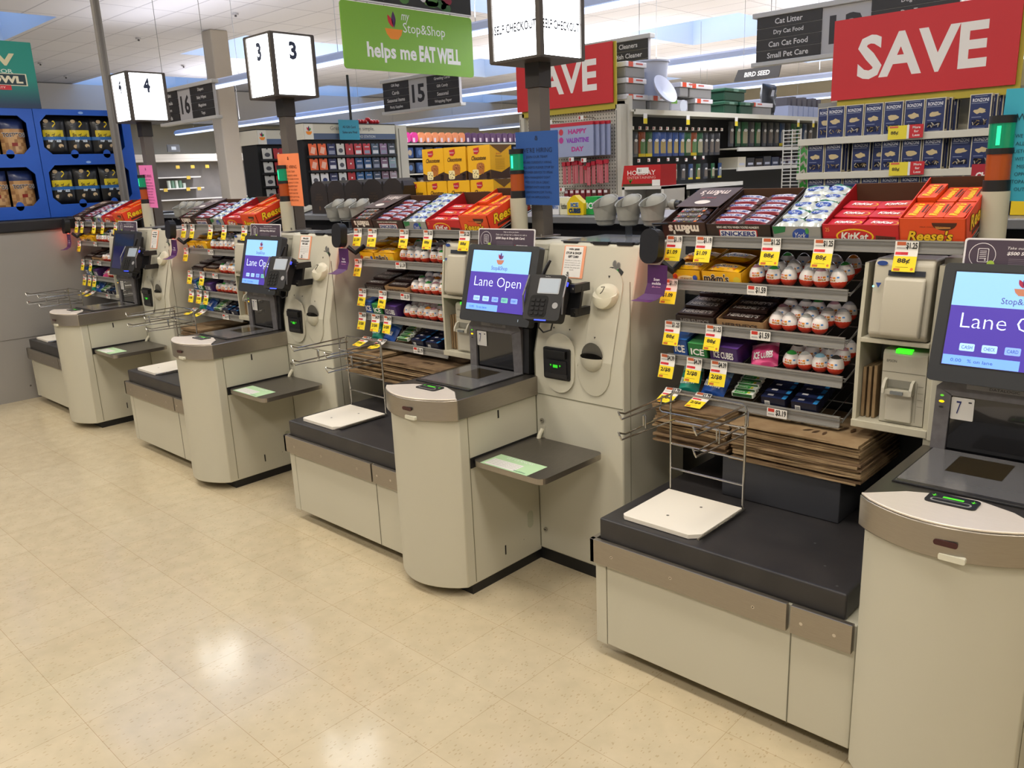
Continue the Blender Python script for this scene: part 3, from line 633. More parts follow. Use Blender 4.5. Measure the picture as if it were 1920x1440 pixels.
def make_printer_b():
    b = (-.46, 2.5, .829); t = thing('receipt_printer', None, '', b); P1 = C('#b4b0a1', .45); P2 = C('#bdb9aa', .45)
    mb = MB(); mb.prism([(2.60, .829), (2.60, 1.05), (2.462, 1.05), (2.452, 1.04), (2.452, .829)], 'x', -.53, -.408, P1)
    mb.rect((-.47, 2.4515, .985), X, Z, .12, .002, '#7d7a6c'); mb.text('EPSON', (-.505, 2.4515, 1.018), X, Z, .028, .0075, '#56574f')
    for z in (.95, .93, .91, .89): mb.rect((-.42, 2.4515, z), X, Z, .015, .0015, '#8b887a')
    mb.rect((-.43, 2.4515, .90), X, Z, .0015, .12, '#8b887a'); mb.build('case', t, b, bevel=.004)
    mb = MB(); mb.box(-.512, -.438, 2.443, 2.455, .838, .925, P2); mb.build('door', t, b, bevel=.003)
    mb = MB(); pr = [(2.452, .925), (2.452, .966), (2.436, .960), (2.424, .94), (2.422, .925)]
    for x in (-.52, -.444): mb.prism(pr, 'x', x, x+.008, P2)
    mb.box(-.514, -.442, 2.428, 2.452, .922, .935, P2); mb.box(-.495, -.46, 2.422, 2.43, .925, .934, C('#7f868c', .3, .6)); mb.quad((-.512, 2.448, .94), (-.445, 2.448, .94), (-.445, 2.452, .962), (-.512, 2.452, .962), C('#77756a', .5)); mb.build('paper_exit', t, b)
    mb = MB(); mb.box(-.495, -.452, 2.449, 2.47, 1.043, 1.054, C('#35e81e', .5, e=1.6)); mb.build('status_light', t, b)
    return t
def make_stack_item(x0, x1, z, rnd, D=.33):
    mb = MB(); dx = rnd.uniform(-.008, .008); dy = rnd.uniform(-.012, .012); h = .0062
    n_ = 6; vs = []
    for j in range(2):
        for i in range(n_+1):
            for k, y in enumerate((2.365+dy, 2.365+D+dy)):
                vs.append((x0+dx+(x1-x0)*i/n_, y+rnd.uniform(-.002, .002), z+j*h+rnd.uniform(-.0012, .0012)*(i not in (0,))))
    def I(j, i, k): return j*(n_+1)*2+i*2+k
    fs = []
    for i in range(n_):
        fs += [(I(1, i, 0), I(1, i+1, 0), I(1, i+1, 1), I(1, i, 1)), (I(0, i, 1), I(0, i+1, 1), I(0, i+1, 0), I(0, i, 0)), (I(0, i, 0), I(0, i+1, 0), I(1, i+1, 0), I(1, i, 0)), (I(0, i+1, 1), I(0, i, 1), I(1, i, 1), I(1, i+1, 1))]
    fs += [(I(0, 0, 1), I(0, 0, 0), I(1, 0, 0), I(1, 0, 1)), (I(0, n_, 0), I(0, n_, 1), I(1, n_, 1), I(1, n_, 0))]
    mb.add(vs, fs, rnd.choice((KRAFT, KRAFT, KRAFTD)))
    return mb
st0, ri0, br0, rk0, pa0, pb0 = make_station(), make_riser(), make_bagrack(), make_rack(), make_printer_a(), make_printer_b()
index_children()
DX = {1: 0., 2: .045, 3: .045, 4: .05}
LB_ = {1: 'nearest the camera', 2: 'in the blue poster lane', 3: 'in the orange poster lane', 4: 'at the far end'}
for l in (2, 1, 3, 4):
    for base, lab, cat, grp in ((st0, 'beige bagging station with dark top and steel bumper strip, %s', 'bagging station', 'bagging stations'), (ri0, 'dark riser box under the paper bag stack, %s', 'box', 'riser boxes'),
                           (br0, 'wire bag rack with prongs on a white board, %s', 'bag rack', 'wire bag racks'), (rk0, 'tiered grey candy rack with five price rails, %s', 'rack', 'candy racks'),
                           (pa0, 'beige coupon printer with hinged cover in upper bay, %s', 'printer', 'coupon printers'), (pb0, 'beige receipt printer with green light in lower bay, %s', 'printer', 'receipt printers')):
        o = base if l == 2 else copytree(base)
        if l != 2 and 0: pass
        o['_l'] = l; tag(o, lab % LB_[l], cat, grp)
        globals().setdefault('TOMOVE', []).append((o, l, DX[l] if base is rk0 else 0))
for o, l, dx in TOMOVE:
    o.location.x += X0(l)+dx; del o['_l']

def solo(name, mb, label, cat, group=None, org=(0, 0, 0), **kw):
    o = mb.build(name, None, org, **kw); return tag(o, label, cat, group)
def inst(proto, loc, rot=(0, 0, 0), label=None, cat=None, group=None, scale=None):
    o = proto.copy(); COL.objects.link(o); o.location = loc; o.rotation_euler = rot
    if scale: o.scale = scale
    for c in CH.get(proto.name, []): copytree(c, o)
    if label: tag(o, label, cat, group)
    return o
def proto(name, mb, **kw):
    o = mb.build(name, **kw); PROTOS.append(o); return o
PROTOS = []
# paper bags
for l in (1, 2, 3):
    rnd = random.Random(l); dx = X0(l)
    n_ = {1: 19, 2: 17, 3: 9}[l]
    for s_, (a, c) in enumerate(((-1.27, -.985), (-.965, -.545))):
        side = 'left' if s_ == 0 else 'right'
        for k in range(n_ - (2 if s_ else 0)):
            mb = make_stack_item(a, c, .642+k*.0075, rnd); last = k == n_-3 and s_ == 1
            if last:
                for (px, py, an, s1) in ((-.82, 2.52, -1.9, .05), (-.72, 2.44, -1.9, .04), (-.66, 2.52, -1.9, .05)):
                    for q in range(3):
                        u_ = Vector((cos(an+.4*(q-1)), sin(an+.4*(q-1)), 0)); v_ = Vector((-u_.y, u_.x, 0)); mb.poly((px+.02*q, py, .642+k*.0075+.0085), v_, u_, [(p_[0]*s1*.9, p_[1]*s1) for p_ in leaf(1, .16)], '#4a3520')
            mb.v = [v+Vector((dx, 0, 0)) for v in mb.v]
            o = mb.build('paper_bag', org=(dx+(a+c)/2, 2.5, .642+k*.0075))
            lab = ('printed top sheet of brown flat paper bags in right stack, %s' % LB_[l]) if last else 'flat brown paper bag in the %s stack on riser box, %s' % (side, LB_[l])
            tag(o, lab, 'paper bag', 'flat paper bags in the %s stack, %s' % (side, LB_[l]) if not last else None)
    for k in range(3):   # folded bags standing beside the receipt printer
        mb = MB(); mb.box(dx-.592+k*.016, dx-.582+k*.016, 2.47, 2.60, .829, .985+.004*k, KRAFT); solo('paper_bag', mb, 'folded brown paper bag standing left of the receipt printer, %s' % LB_[l], 'paper bag', 'folded bags beside the printer, %s' % LB_[l], (dx-.58, 2.5, .829), bevel=.002)

# ------------------------------------------------------------------ candy
FY = 2.46; RZ = {1: 1.367, 2: 1.217, 3: 1.07, 4: .948, 5: .818}; SLP = {1: .33, 2: .25, 3: .25, 4: .25, 5: .25}
def shelfpt(l, i, x, d, h=0.):
    a = math.atan(SLP[i]); return Vector((X0(l)+DX[l]+x, FY+.008+d*cos(a)-h*sin(a), RZ[i]-.013+d*sin(a)+h*cos(a))), a
def tray(w, d, h, hb, front, side, inner, floor=.004, t=.003, hs=None):
    """open carton, front at y=0; front height h, back height hb, side wall height hs at the front"""
    mb = MB(); hs = hs or h
    mb.box(-w/2, w/2, 0, d, 0, floor, side); mb.box(-w/2, w/2, 0, t, 0, h, front); mb.box(-w/2, w/2, d-t, d, 0, hb, inner)
    for s in (-1, 1):
        x0, x1 = (-w/2, -w/2+t) if s < 0 else (w/2-t, w/2)
        mb.prism([(0, 0), (d, 0), (d, hb), (0, hs)], 'x', x0, x1, side)
    return mb
BRN = C('#3a2620', .55); BRND = C('#2c1d18', .55); CARD = C('#5a3d2a', .8); RED = C('#c81a22', .4); ORG = C('#e8501c', .4); YEL = C('#f2b707', .4); YTX = C('#f6c81f', .45); WHT = C('#efeeea', .5)
def c_mm():
    mb = tray(.168, .28, .06, .075, BRN, BRN, CARD); mb.box(-.084, .084, .10, .28, .074, .077, C('#4a3630', .5)); mb.prism([(.10, .074), (.10, .062), (0, .062), (0, .06)][::-1], 'x', .081, .084, BRN)
    mb.text('m&m\'s', (0, -.0005, .034), -X, -Z, .118, .034, C('#efe9df'), bold=.05); mb.rect((.03, -.0012, .01), X, Z, .04, .008, '#8a8a3a')
    mb.text('m&m\'s', (0, .225, .0775), -X, -Y, .11, .05, C('#d9c9bf'), bold=.02); mb.text('MILK', (0, .18, .0775), -X, -Y, .06, .012, '#a33a30'); mb.ell((0, .14, .0776), X, Y, .03, .018, '#d8cfc6', 14); return mb
def c_sn():
    mb = tray(.226, .27, .055, .075, BRND, BRND, CARD)
    mb.text('WHO ARE YOU WHEN YOU\'RE HUNGRY?', (0, -.0005, .045), X, Z, .15, .008, WHT, bold=.02); mb.slab((0, -.0008, .024), X, Z, .135, .026, .004, .0004, '#b51f2a', n=3); mb.slab((0, -.0014, .024), X, Z, .128, .021, .003, .0004, '#f0f0f2', n=3)
    mb.text('SNICKERS', (0, -.0022, .024), X, Z, .12, .016, '#1c2f7c', bold=.03); return mb
def c_mint():
    mb = tray(.156, .28, .05, .07, C('#9a9c9a', .4), C('#5d5a55', .5), C('#6a5a48', .8)); mb.poly((-.055, -.0006, .038), X, Z, [(-.022, .012), (.022, .012), (.018, -.006), (-.018, -.014)], '#1f7a46')
    mb.ell((.012, -.0006, .022), X, Z, .026, .022, '#2a4fa8', 18); mb.text('York', (.012, -.0012, .022), X, Z, .034, .018, WHT, shear=.3); mb.ell((.034, -.0012, .036), X, Z, .006, .01, '#3f9a4a', 10); return mb
def c_kit():
    mb = tray(.222, .27, .058, .085, RED, C('#a3171d', .5), CARD); mb.text('25', (-.095, -.0006, .042), X, Z, .012, .012, '#f0b060')
    mb.ell((-.015, -.0006, .022), X, Z, .055, .024, YTX, 24); mb.ell((-.015, -.001, .022), X, Z, .05, .02, RED, 24); mb.text('KitKat', (-.015, -.0016, .022), X, Z, .08, .026, WHT, bold=.03, shear=.15)
    mb.prism([(.045, .008), (.1, .012), (.1, .022), (.045, .026)], 'y', -.0012, -.0002, '#5a2a1c'); mb.text('KIT KAT', (.072, -.0018, .017), X, Z, .04, .008, '#3c1a12'); return mb
def c_rs():
    mb = tray(.172, .27, .078, .10, ORG, C('#e2401a', .45), CARD, hs=.078); mb.text('Reese\'s', (-.005, -.0006, .028), X, Z, .12, .032, '#3b1a10', bold=.07, shear=.25); mb.text('Reese\'s', (-.005, -.0014, .0285), X, Z, .118, .03, YTX, bold=.03, shear=.25)
    mb.text('MILK CHOCOLATE', (0, -.0006, .054), X, Z, .06, .004, '#6a2a12'); mb.poly((.032, -.0006, .066), X, Z, [(.032*cos(t), -.022*sin(t)) for t in [pi*i/10 for i in range(11)]], '#4a2416'); mb.poly((.028, -.0012, .058), X, Z, [(-.02, -.002), (.02, -.004), (.02, -.008), (-.016, -.01)], '#c98a48')
    mb.text('Reese\'s', (.0866, .12, .05), Y, Z, .18, .045, '#3b1a10', bold=.07, shear=.25); mb.text('Reese\'s', (.0872, .12, .0505), Y, Z, .176, .042, YTX, bold=.03, shear=.25); mb.box(.0862, .0868, .05, .2, .012, .024, C('#4a2010')); return mb
def b_sn(word):
    mb = MB(); A = C('#4a2a22', .35); Wt = C('#d9d4e0', .3)
    mb.pillow(.108, .033, .019, A, 10, 8, mfun=lambda u, v, s: Wt if .14 < u < .86 and .18 < v < .85 else (C('#8a2a35', .35) if .1 < u < .9 else A))
    mb.text(word, (0, .0, .0186), X, Y, .078, .013, '#2c3a86', bold=.04, shear=.2); return mb
def b_mint():
    mb = MB(); mb.pillow(.074, .066, .022, WHT, 10, 10, mfun=lambda u, v, s: C('#d3dad8', .22, .3) if v < .72 else C('#1f6a44', .3, .2), wob=.5)
    mb.ell((0, -.004, .0225), X, Y, .026, .015, '#27459c', 16); mb.text('York', (0, -.004, .0229), X, Y, .036, .015, '#c9d6ee', shear=.3); return mb
def b_kit():
    mb = MB(); mb.slab((0, 0, .014), X, Y, .1, .058, .003, .014, RED); mb.ell((.008, 0, .0145), X, Y, .04, .018, YTX, 18); mb.ell((.006, 0, .015), X, Y, .038, .0165, C('#c81a22', .4), 18); mb.text('KitKat', (0, 0, .0155), X, Y, .062, .017, WHT, bold=.04, shear=.2); return mb
def b_rs():
    mb = MB(); mb.slab((0, 0, .02), X, Y, .05, .11, .004, .02, ORG); mb.text('Reese\'s', (-.006, 0, .0205), Y, -X, .09, .024, YTX, bold=.04, shear=.25); mb.rect((.014, .01, .0206), Y, -X, .06, .005, '#5a2a14'); mb.rect((.022, .0, .0206), Y, -X, .05, .003, '#5a2a14'); return mb
def b_mm(h, c):
    mb = MB(); mb.pillow(.12, .05, .02, C(h, .35), 10, 8); mb.text('m&m\'s', (0, 0, .0195), X, Y, .09, .022, '#f3efe6', bold=.05); mb.text('m&m\'s', (0, 0, .0199), X, Y, .086, .019, '#33211b', bold=.01)
    for k in range(5): mb.ell((-.04+.02*k, -.017, .0192), X, Y, .006, .005, ('#d33', '#2a62c8', '#e8c010', '#3a9a3a', '#e87010')[k].replace('#d33', '#cc3030'), 10)
    return mb
CM, CS, CMI, CK_, CR = [proto('candy_carton', f(), bevel=.0008, segs=1) for f in (c_mm, c_sn, c_mint, c_kit, c_rs)]
BS = [proto('chocolate_bar', b_sn(w_), smooth=True) for w_ in ('SNICKERS', 'BLOCKED', 'SHUT OUT', 'SMOKED')]
BM, BK, BR = proto('mint_pouch', b_mint(), smooth=True), proto('wafer_pack', b_kit(), bevel=.003), proto('peanut_butter_cup_pack', b_rs(), bevel=.004)
MMB, MMY = proto('candy_pack', b_mm('#3a2722', 0), smooth=True), proto('candy_pack', b_mm('#f0b400', 0), smooth=True)
def c_yel(w, word):
    mb = tray(w, .2, .046, .055, YEL, C('#dfa205', .5), C('#b98408', .6))
    if word == 'm&m\'s': mb.text(word, (-.02, -.0006, .024), X, Z, .095, .032, '#f5efe0', bold=.06); mb.text(word, (-.02, -.0012, .024), X, Z, .092, .028, '#33211b', bold=.03); mb.ell((w/2-.02, -.0008, .02), X, Z, .013, .012, '#dfc738', 14)
    else:
        mb.ell((0, -.0006, .016), X, Z, .035, .011, '#f3e7b0', 16); mb.text('PEANUT', (0, -.0012, .016), X, Z, .045, .008, '#7a4a14'); mb.ell((.034, -.0012, .02), X, Z, .009, .01, '#3858b8', 12); mb.ell((-w/2+.012, -.001, .022), X, Z, .008, .009, '#b8402a', 12)
    return mb
YC = [proto('candy_carton', c_yel(.11, 'PEANUT')), proto('candy_carton', c_yel(.15, 'm&m\'s'))]
def c_her(w, front, word, wc):
    mb = tray(w, .21, .034, .045, front, front, CARD); mb.text(word, (0, -.0006, .017), X, Z, w*.75, .014, wc, bold=.03); return mb
HC = [proto('candy_carton', c_her(.15, C('#2a1d1b', .5), 'HERSHEY\'S', '#8a8480')), proto('candy_carton', c_her(.17, C('#9a7a55', .6), 'HERSHEY\'S', '#3b2a20'))]
def b_her():
    mb = MB(); mb.slab((0, 0, .012), X, Y, .135, .042, .002, .012, C('#2b1a18', .35)); mb.text('HERSHEY\'S', (0, 0, .0125), X, Y, .11, .024, '#bdb9b5', bold=.03); return mb
HB = proto('chocolate_bar', b_her(), bevel=.002)
# eggs
def egg(cap):
    pr = []; n = 12; H_ = .064
    for i in range(n+1):
        t = i/n*pi; z = H_/2*(1-cos(t)); r = .0255*sin(t)*(1+.14*cos(t)); pr.append((max(r, .0001), z))
    mb = MB(); ww = C('#e9e4e2', .3); rd = C('#d13a22', .3)
    capm = C(cap, .2)
    mb.lathe(pr, (0, 0, 0), ww, 18, mfun=lambda i: rd if i < 5 else (ww if i < 9 else capm))
    # wavy red edge and label marks on the front
    def front(a, z): 
        t = math.acos(max(-1, min(1, 1-z/(H_/2)))); r = .0259*sin(t)*(1+.14*cos(t)); return Vector((r*sin(a), -r*cos(a), z))
    def patch(a0, a1, z0, z1, ma):
        mb.quad(front(a0, z0), front(a1, z0), front(a1, z1), front(a0, z1), ma)
    for k in range(8): patch(-1.6+.4*k, -1.4+.4*k, .021, .0245, rd)
    for k, (a, z, w_, h_, c_) in enumerate([(-.5, .036, .5, .004, '#cf4030'), (.1, .034, .35, .006, '#d98a2a'), (-.45, .027, .4, .007, '#d07c30'), (.0, .027, .45, .005, '#a87830'), (.62, .036, .3, .005, '#4b86c8'), (-.3, .021, .7, .003, '#c8503a')]):
        patch(a, a+w_, z, z+h_, C(c_, .4))
    return proto('chocolate_egg', mb, smooth=True)
EG = [egg(c) for c in ('#b9bdbb', '#8d908c', '#c9cdd0', '#d88a30', '#3c9a48', '#8fbfd8', '#3a3a3a', '#b98a98')]
def c_box(nm, w, d, h, front, top, side, words, tc='#ffffff', bev=.002):
    mb = MB(); mb.slab((0, d/2, h), X, Y, w, d, .003, h, side, top); mb.rect((0, -.0004, h/2), X, Z, w*.94, h*.9, front)
    mb.text(words, (0, -.001, h*.5), X, Z, w*.7, h*.42, tc, bold=.03); return proto(nm, mb, bevel=bev)
GB = c_box('gum_pack', .058, .12, .07, C('#1d4f9c', .4), C('#2a6cc0', .4), C('#14407f', .4), 'ICE'); GG = c_box('gum_pack', .075, .12, .06, C('#1d7a3c', .4), C('#49a05a', .4), C('#2a6a34', .4), 'ICE')
GP = c_box('gum_pack', .11, .13, .06, C('#432568', .4), C('#5a3a85', .4), C('#351c56', .4), 'ICE CUBES'); 
def b_pouch(h1, h2, word, tc='#ffffff', w=.09, l=.10, h=.035):
    mb = MB(); mb.pillow(w, l, h, C(h1, .35), 8, 10, mfun=lambda u, v, s: C(h2, .35) if v > .7 else C(h1, .35), wob=.3); mb.text(word, (0, -.01, h+.0004), X, Y, w*.7, l*.3, tc, bold=.04); return proto('gum_pouch', mb, smooth=True)
GPI = b_pouch('#e0508a', '#f0a0c0', 'ICE CUBES'); MT = b_pouch('#2aa08a', '#c0ece0', 'mentos', '#f0fffa', .08, .1, .04); MBL = b_pouch('#2a5cb8', '#9ec8f0', 'mentos', '#ffffff', .09, .1, .045)
def b_stick(h1, word):
    mb = MB(); mb.slab((0, 0, .014), X, Y, .078, .022, .002, .014, C('#e4ece2', .35)); mb.rect((-.008, 0, .0144), X, Y, .045, .019, C(h1, .4)); mb.rect((.02, 0, .0146), X, Y, .009, .012, '#d8dc30'); mb.text(word, (-.01, 0, .0148), X, Y, .032, .008, WHT, bold=.02, shear=.2)
    mb.rect((-.0, -.0112, .007), X, Z, .07, .012, C('#1f5a2c', .4)); return proto('gum_pack', mb, bevel=.001)
GS = b_stick('#3fae49', 'Extra')
def b_dark():
    mb = MB(); mb.slab((0, 0, .036), X, Y, .084, .030, .002, .036, C('#171a30', .35), C('#1d2547', .35)); mb.rect((-.02, -.0154, .014), X, Z, .018, .018, WHT)
    for k in range(4): mb.rect((-.02, -.0159, .009+.003*k), X, Z, .014, .0013, '#222222')
    mb.slab((.036, 0, .0364), X, Y, .014, .024, .002, .001, C('#2f86c8', .4)); mb.rect((-.015, .004, .0364), X, Y, .02, .010, '#d8d8dc'); return proto('gum_pack', mb, bevel=.001)
GD = b_dark()
SHN = {2: 'upper', 3: 'middle', 4: 'lower'}
for l in (1, 2, 3, 4):
    rk = RK[l]; rnd = random.Random(10+l)
    def put(p, i, x, d, h=.005, rz=0., rx=0., lab='', cat='candy', grp=None, sc_=None):
        pt, a = shelfpt(l, i, x, d, h)
        if abs(rz) > 1e-6:
            M_ = Matrix.Rotation(a+rx, 4, 'X') @ Matrix.Rotation(rz, 4, 'Z'); rot = M_.to_euler()
        else: rot = (a+rx, 0, 0)
        return inst(p, pt, rot, lab, cat, grp)
    off = 0 if l == 1 else -.005
    for p, x, nm in ((CM, -1.214, 'brown carton with white lettering upside down, left on top tray'), (CS, -1.013, 'dark brown open carton full of wrapped bars'), (CMI, -.816, 'silver grey carton of mint pouches'), (CK_, -.624, 'red open carton of wafer packs'), (CR, -.428, 'bright orange carton with yellow script lettering')):
        put(p, 1, x+off, 0, 0, lab='%s, %s' % (nm, rk), cat='candy carton', grp='candy cartons on the top tray, %s' % rk)
    for k in range(3): put(MMB, 1, -1.214+off, .03+.03*k, .040+.006*k, rz=rnd.uniform(-.08, .08), lab='brown candy pack in the leftmost carton, %s from front, %s' % (ORD[k], rk), grp='brown candy packs, %s' % rk)
    for c_ in range(2):
        for k in range(6): put(BS[(k*2+c_*3+l) % 4], 1, -1.065+.108*c_+rnd.uniform(-.004, .004)+off, .03+.036*k, .036+.002*k+rnd.uniform(0, .006), rz=rnd.uniform(-.16, .1), lab='purple and white wrapped chocolate bar, %s in %s column, %s' % (ORD[k], ('left', 'right')[c_], rk), grp='chocolate bars in the second carton, %s' % rk)
    for c_ in range(2):
        for k in range(5): put(BM, 1, -.852+.072*c_+rnd.uniform(-.006, .006)+off, .04+.052*k, .034+.006*k, rz=rnd.uniform(-.35, .35), rx=rnd.uniform(-.1, .2), lab='white foil mint pouch with blue oval, %s in %s column, %s' % (ORD[k], ('left', 'right')[c_], rk), grp='mint pouches in the silver carton, %s' % rk)
    for c_ in range(2):
        for k in range(3): put(BK, 1, -.675+.102*c_+rnd.uniform(-.004, .004)+off, .035+.062*k, .036+.004*k, rz=rnd.uniform(-.1, .1), lab='red wafer pack, %s from front in %s column, %s' % (ORD[k], ('left', 'right')[c_], rk), grp='wafer packs in the red carton, %s' % rk)
    for c_ in range(3):
        for k in range(2): put(BR, 1, -.481+.053*c_+off, .065+.118*k, .058+.012*(c_ == 0 and k == 1), rz=rnd.uniform(-.05, .05), lab='orange peanut butter cup pack, %s from left in %s row, %s' % (ORD[c_], ('front', 'back')[k], rk), grp='orange packs in the orange carton, %s' % rk)
    # shelf 2
    put(YC[0], 2, -1.205, .0, 0, lab='small yellow candy carton at left of second shelf, %s' % rk, cat='candy carton'); put(YC[1], 2, -1.07, .0, 0, lab='yellow candy carton beside the eggs on second shelf, %s' % rk, cat='candy carton')
    for k in range(4): put(MMY, 2, (-1.205, -1.07)[k % 2], .04+.075*(k//2), .034+.012*(k//2), rz=rnd.uniform(-.12, .12), lab='yellow candy pack, %s row of %s yellow carton, %s' % (('front', 'back')[k//2], ('left', 'right')[k % 2], rk), grp='yellow candy packs, %s' % rk)
    # shelf 3
    for q in range(2):
        put(HC[q], 3, (-1.17, -1.0)[q], 0, 0, lab='%s on third shelf, %s' % (('dark brown chocolate carton at left', 'tan cardboard chocolate carton')[q], rk), cat='candy carton')
        for k in range(4): put(HB, 3, (-1.17, -1.0)[q]+rnd.uniform(-.004, .004), .03+.048*k, .028+.006*(k % 2)+.003*k, rz=rnd.uniform(-.06, .06), lab='dark chocolate bar, %s from front in %s carton, third shelf, %s' % (ORD[k], ('left', 'tan')[q], rk), grp='dark chocolate bars, %s' % rk)
    # eggs
    for i, n_, x0 in ((2, 6, -.955), (3, 6, -.885), (4, 4 if l in (1, 4) else 6, -.83 if l in (1, 4) else -.955)):
        rows = 3 if i == 2 else 3
        for r_ in range(rows):
            for k in range(n_):
                if l == 1 and i == 3 and r_ == 0 and k == 4: continue
                x = x0+.0535*k*(1 if i == 2 else .9)+rnd.uniform(-.003, .003)
                if x > -.655: continue
                pt, a = shelfpt(l, i, x, .028+.05*r_+rnd.uniform(-.002, .002), .001+.004*r_)
                j = rnd.choice((0, 0, 1, 2, 2, 3, 4, 5, 6, 7))
                inst(EG[j], pt, (rnd.uniform(-.02, .12), rnd.uniform(-.1, .1), rnd.uniform(-.5, .5)), 'chocolate egg, %s from left in %s row, %s egg shelf, %s' % (ORD[k], ('front', 'middle', 'back')[r_], SHN[i], rk), 'chocolate egg', 'chocolate eggs, %s' % rk)
    # shelf 4
    put(GB, 4, -1.225, .0, .002, lab='blue gum pack at left end of fourth shelf, %s' % rk, cat='gum'); put(GG, 4, -1.155, .0, .002, lab='green gum pack second on fourth shelf, %s' % rk, cat='gum'); put(GP, 4, -1.055, .0, .002, rz=-.06, lab='purple gum box on fourth shelf, %s' % rk, cat='gum')
    if l in (1, 4): put(GPI, 4, -.93, .06, .008, rz=.3, rx=.5, lab='pink gum pouch beside the lower eggs, %s' % rk, cat='gum')
    # shelf 5
    put(MT, 5, -1.205, .06, .02, rz=.1, rx=.7, lab='teal mint gum pouch at left of bottom shelf, %s' % rk, cat='gum'); put(MBL, 5, -1.10, .06, .02, rz=-.1, rx=.7, lab='blue mint gum pouch on bottom shelf, %s' % rk, cat='gum')
    for k in range(7): put(GS, 5, -.985, .016+.0235*k, .022+.007*k, rz=.03, lab='green and white gum pack, %s from front on bottom shelf, %s' % (ORD[k], rk), cat='gum', grp='green gum packs, %s' % rk)
    for q in range(2):
        for k in range(6): put(GD, 5, -.875+.105*q, .020+.032*k, .002+.003*k, rz=0, lab='dark blue gum pack, %s from front, %s row on bottom shelf, %s' % (ORD[k], ('left', 'right')[q], rk), cat='gum', grp='dark blue gum packs, %s' % rk)
for p in PROTOS: p['_proto'] = 1

# ------------------------------------------------------------------ price tags
def make_tag(up, price, kind=0):
    mb = MB(); w_, h_ = .062, .086
    v = Vector((0, .0, 1)); d = Vector((0, -.30, -1)).normalized()
    if kind == 0:
        # folded paper: top part on the rail, lower part leaning out
        P0 = Vector((0, -.010, 0)); P1 = P0+Vector((0, -.001, -.026)); P2 = P1+d*(h_-.026)
        for a, b_, ma in ((P0, P1, PAPERW), (P1, P1+d*.016, PAPERW), (P1+d*.016, P2, C('#f6de24', .6))):
            mb.quad(a-X*w_/2, b_-X*w_/2, b_+X*w_/2, a+X*w_/2, ma)
        bk = .0012
        mb.quad(P0-X*w_/2+Y*bk, P0+X*w_/2+Y*bk, P1+X*w_/2+Y*bk, P1-X*w_/2+Y*bk, PAPERW); mb.quad(P1-X*w_/2+Y*bk, P1+X*w_/2+Y*bk, P2+X*w_/2+Y*bk, P2-X*w_/2+Y*bk, PAPERW)
        mb.rect(P0+(P1-P0)*.25-X*.014-Y*.0006, X, Z, .024, .010, '#c4623c'); mb.rect(P0+(P1-P0)*.72-X*.014-Y*.0006, X, Z, .024, .004, '#b9b5b5')
        mb.text('$'+up, P0+(P1-P0)*.5+X*.014-Y*.0006, X, Z, .030, .020, '#1a1a1c', bold=.03)
        q = P1+d*.008; mb.rect(q-X*.02-Y*.0005, X, -d, .016, .008, '#d8303c'); mb.rect(q-X*.003-Y*.0005, X, -d, .018, .008, '#c8242f')
        mb.text(price, P1+d*.030-X*.003, X, -d, .042 if len(price) > 3 else .034, .016, '#2a2410', bold=.03)
        mb.rect(P1+d*.047-X*.005-Y*.0005, X, -d, .034, .0012, '#a08a20'); mb.rect(P1+d*.054-X*.018-Y*.0005, X, -d, .017, .007, '#c86a28')
        if len(price) < 4: mb.ell(P1+d*.052+X*.022-Y*.0005, X, -d, .004, .004, '#d87830', 10)
    else:
        mb.slab((0, -.011, -.018), X, Z, .07, .030, .002, .001, PAPERW); mb.rect((-.02, -.0116, -.010), X, Z, .022, .011, '#c8382c'); mb.rect((-.02, -.0116, -.024), X, Z, .022, .006, '#b5b5b5'); mb.text('$'+up, (.014, -.0112, -.017), X, Z, .036, .022, '#1a1a1c', bold=.03)
    return mb
TG = {k: proto('price_tag', make_tag(*k)) for k in (('1.19', '$1.09', 0), ('1.25', '88¢', 0), ('4.39', '2/$8', 0), ('3.79', '2/$6', 0), ('1.59', '', 1), ('3.19', '', 1))}
A, B_, D_, E_, F_, G_ = list(TG)
TAGS = {1: [(A, -1.245), (A, -1.13), (B_, -.892), (B_, -.724), (B_, -.488)], 2: [(A, -1.262), (F_, -.935)], 3: [(B_, -1.25), (B_, -1.087), (F_, -.918)], 4: [(D_, -1.268), (D_, -1.16), (D_, -1.065)], 5: [(E_, -1.245), (E_, -1.12), (G_, -.85)]}
RN = {1: 'top', 2: 'second', 3: 'third', 4: 'fourth', 5: 'bottom'}
for l in (1, 2, 3, 4):
    for i, tl in TAGS.items():
        for k, (key, x) in enumerate(tl):
            desc = {'$1.09': 'yellow $1.09', '88¢': 'yellow 88 cent', '2/$8': 'yellow 2/$8', '2/$6': 'yellow 2/$6', '': 'white $'+key[0]}[key[1]]
            inst(TG[key], (X0(l)+DX[l]+x, FY-.001, RZ[i]-.002), (-.95 if i == 5 and key[1] else 0, 0, random.uniform(-.06, .06)), '%s price tag, %s from left on %s rail, %s' % (desc, ORD[k], RN[i], RK[l]), 'price tag', 'price tags on the %s' % RK[l])
for p in PROTOS: bpy.data.objects.remove(p)
PROTOS.clear()

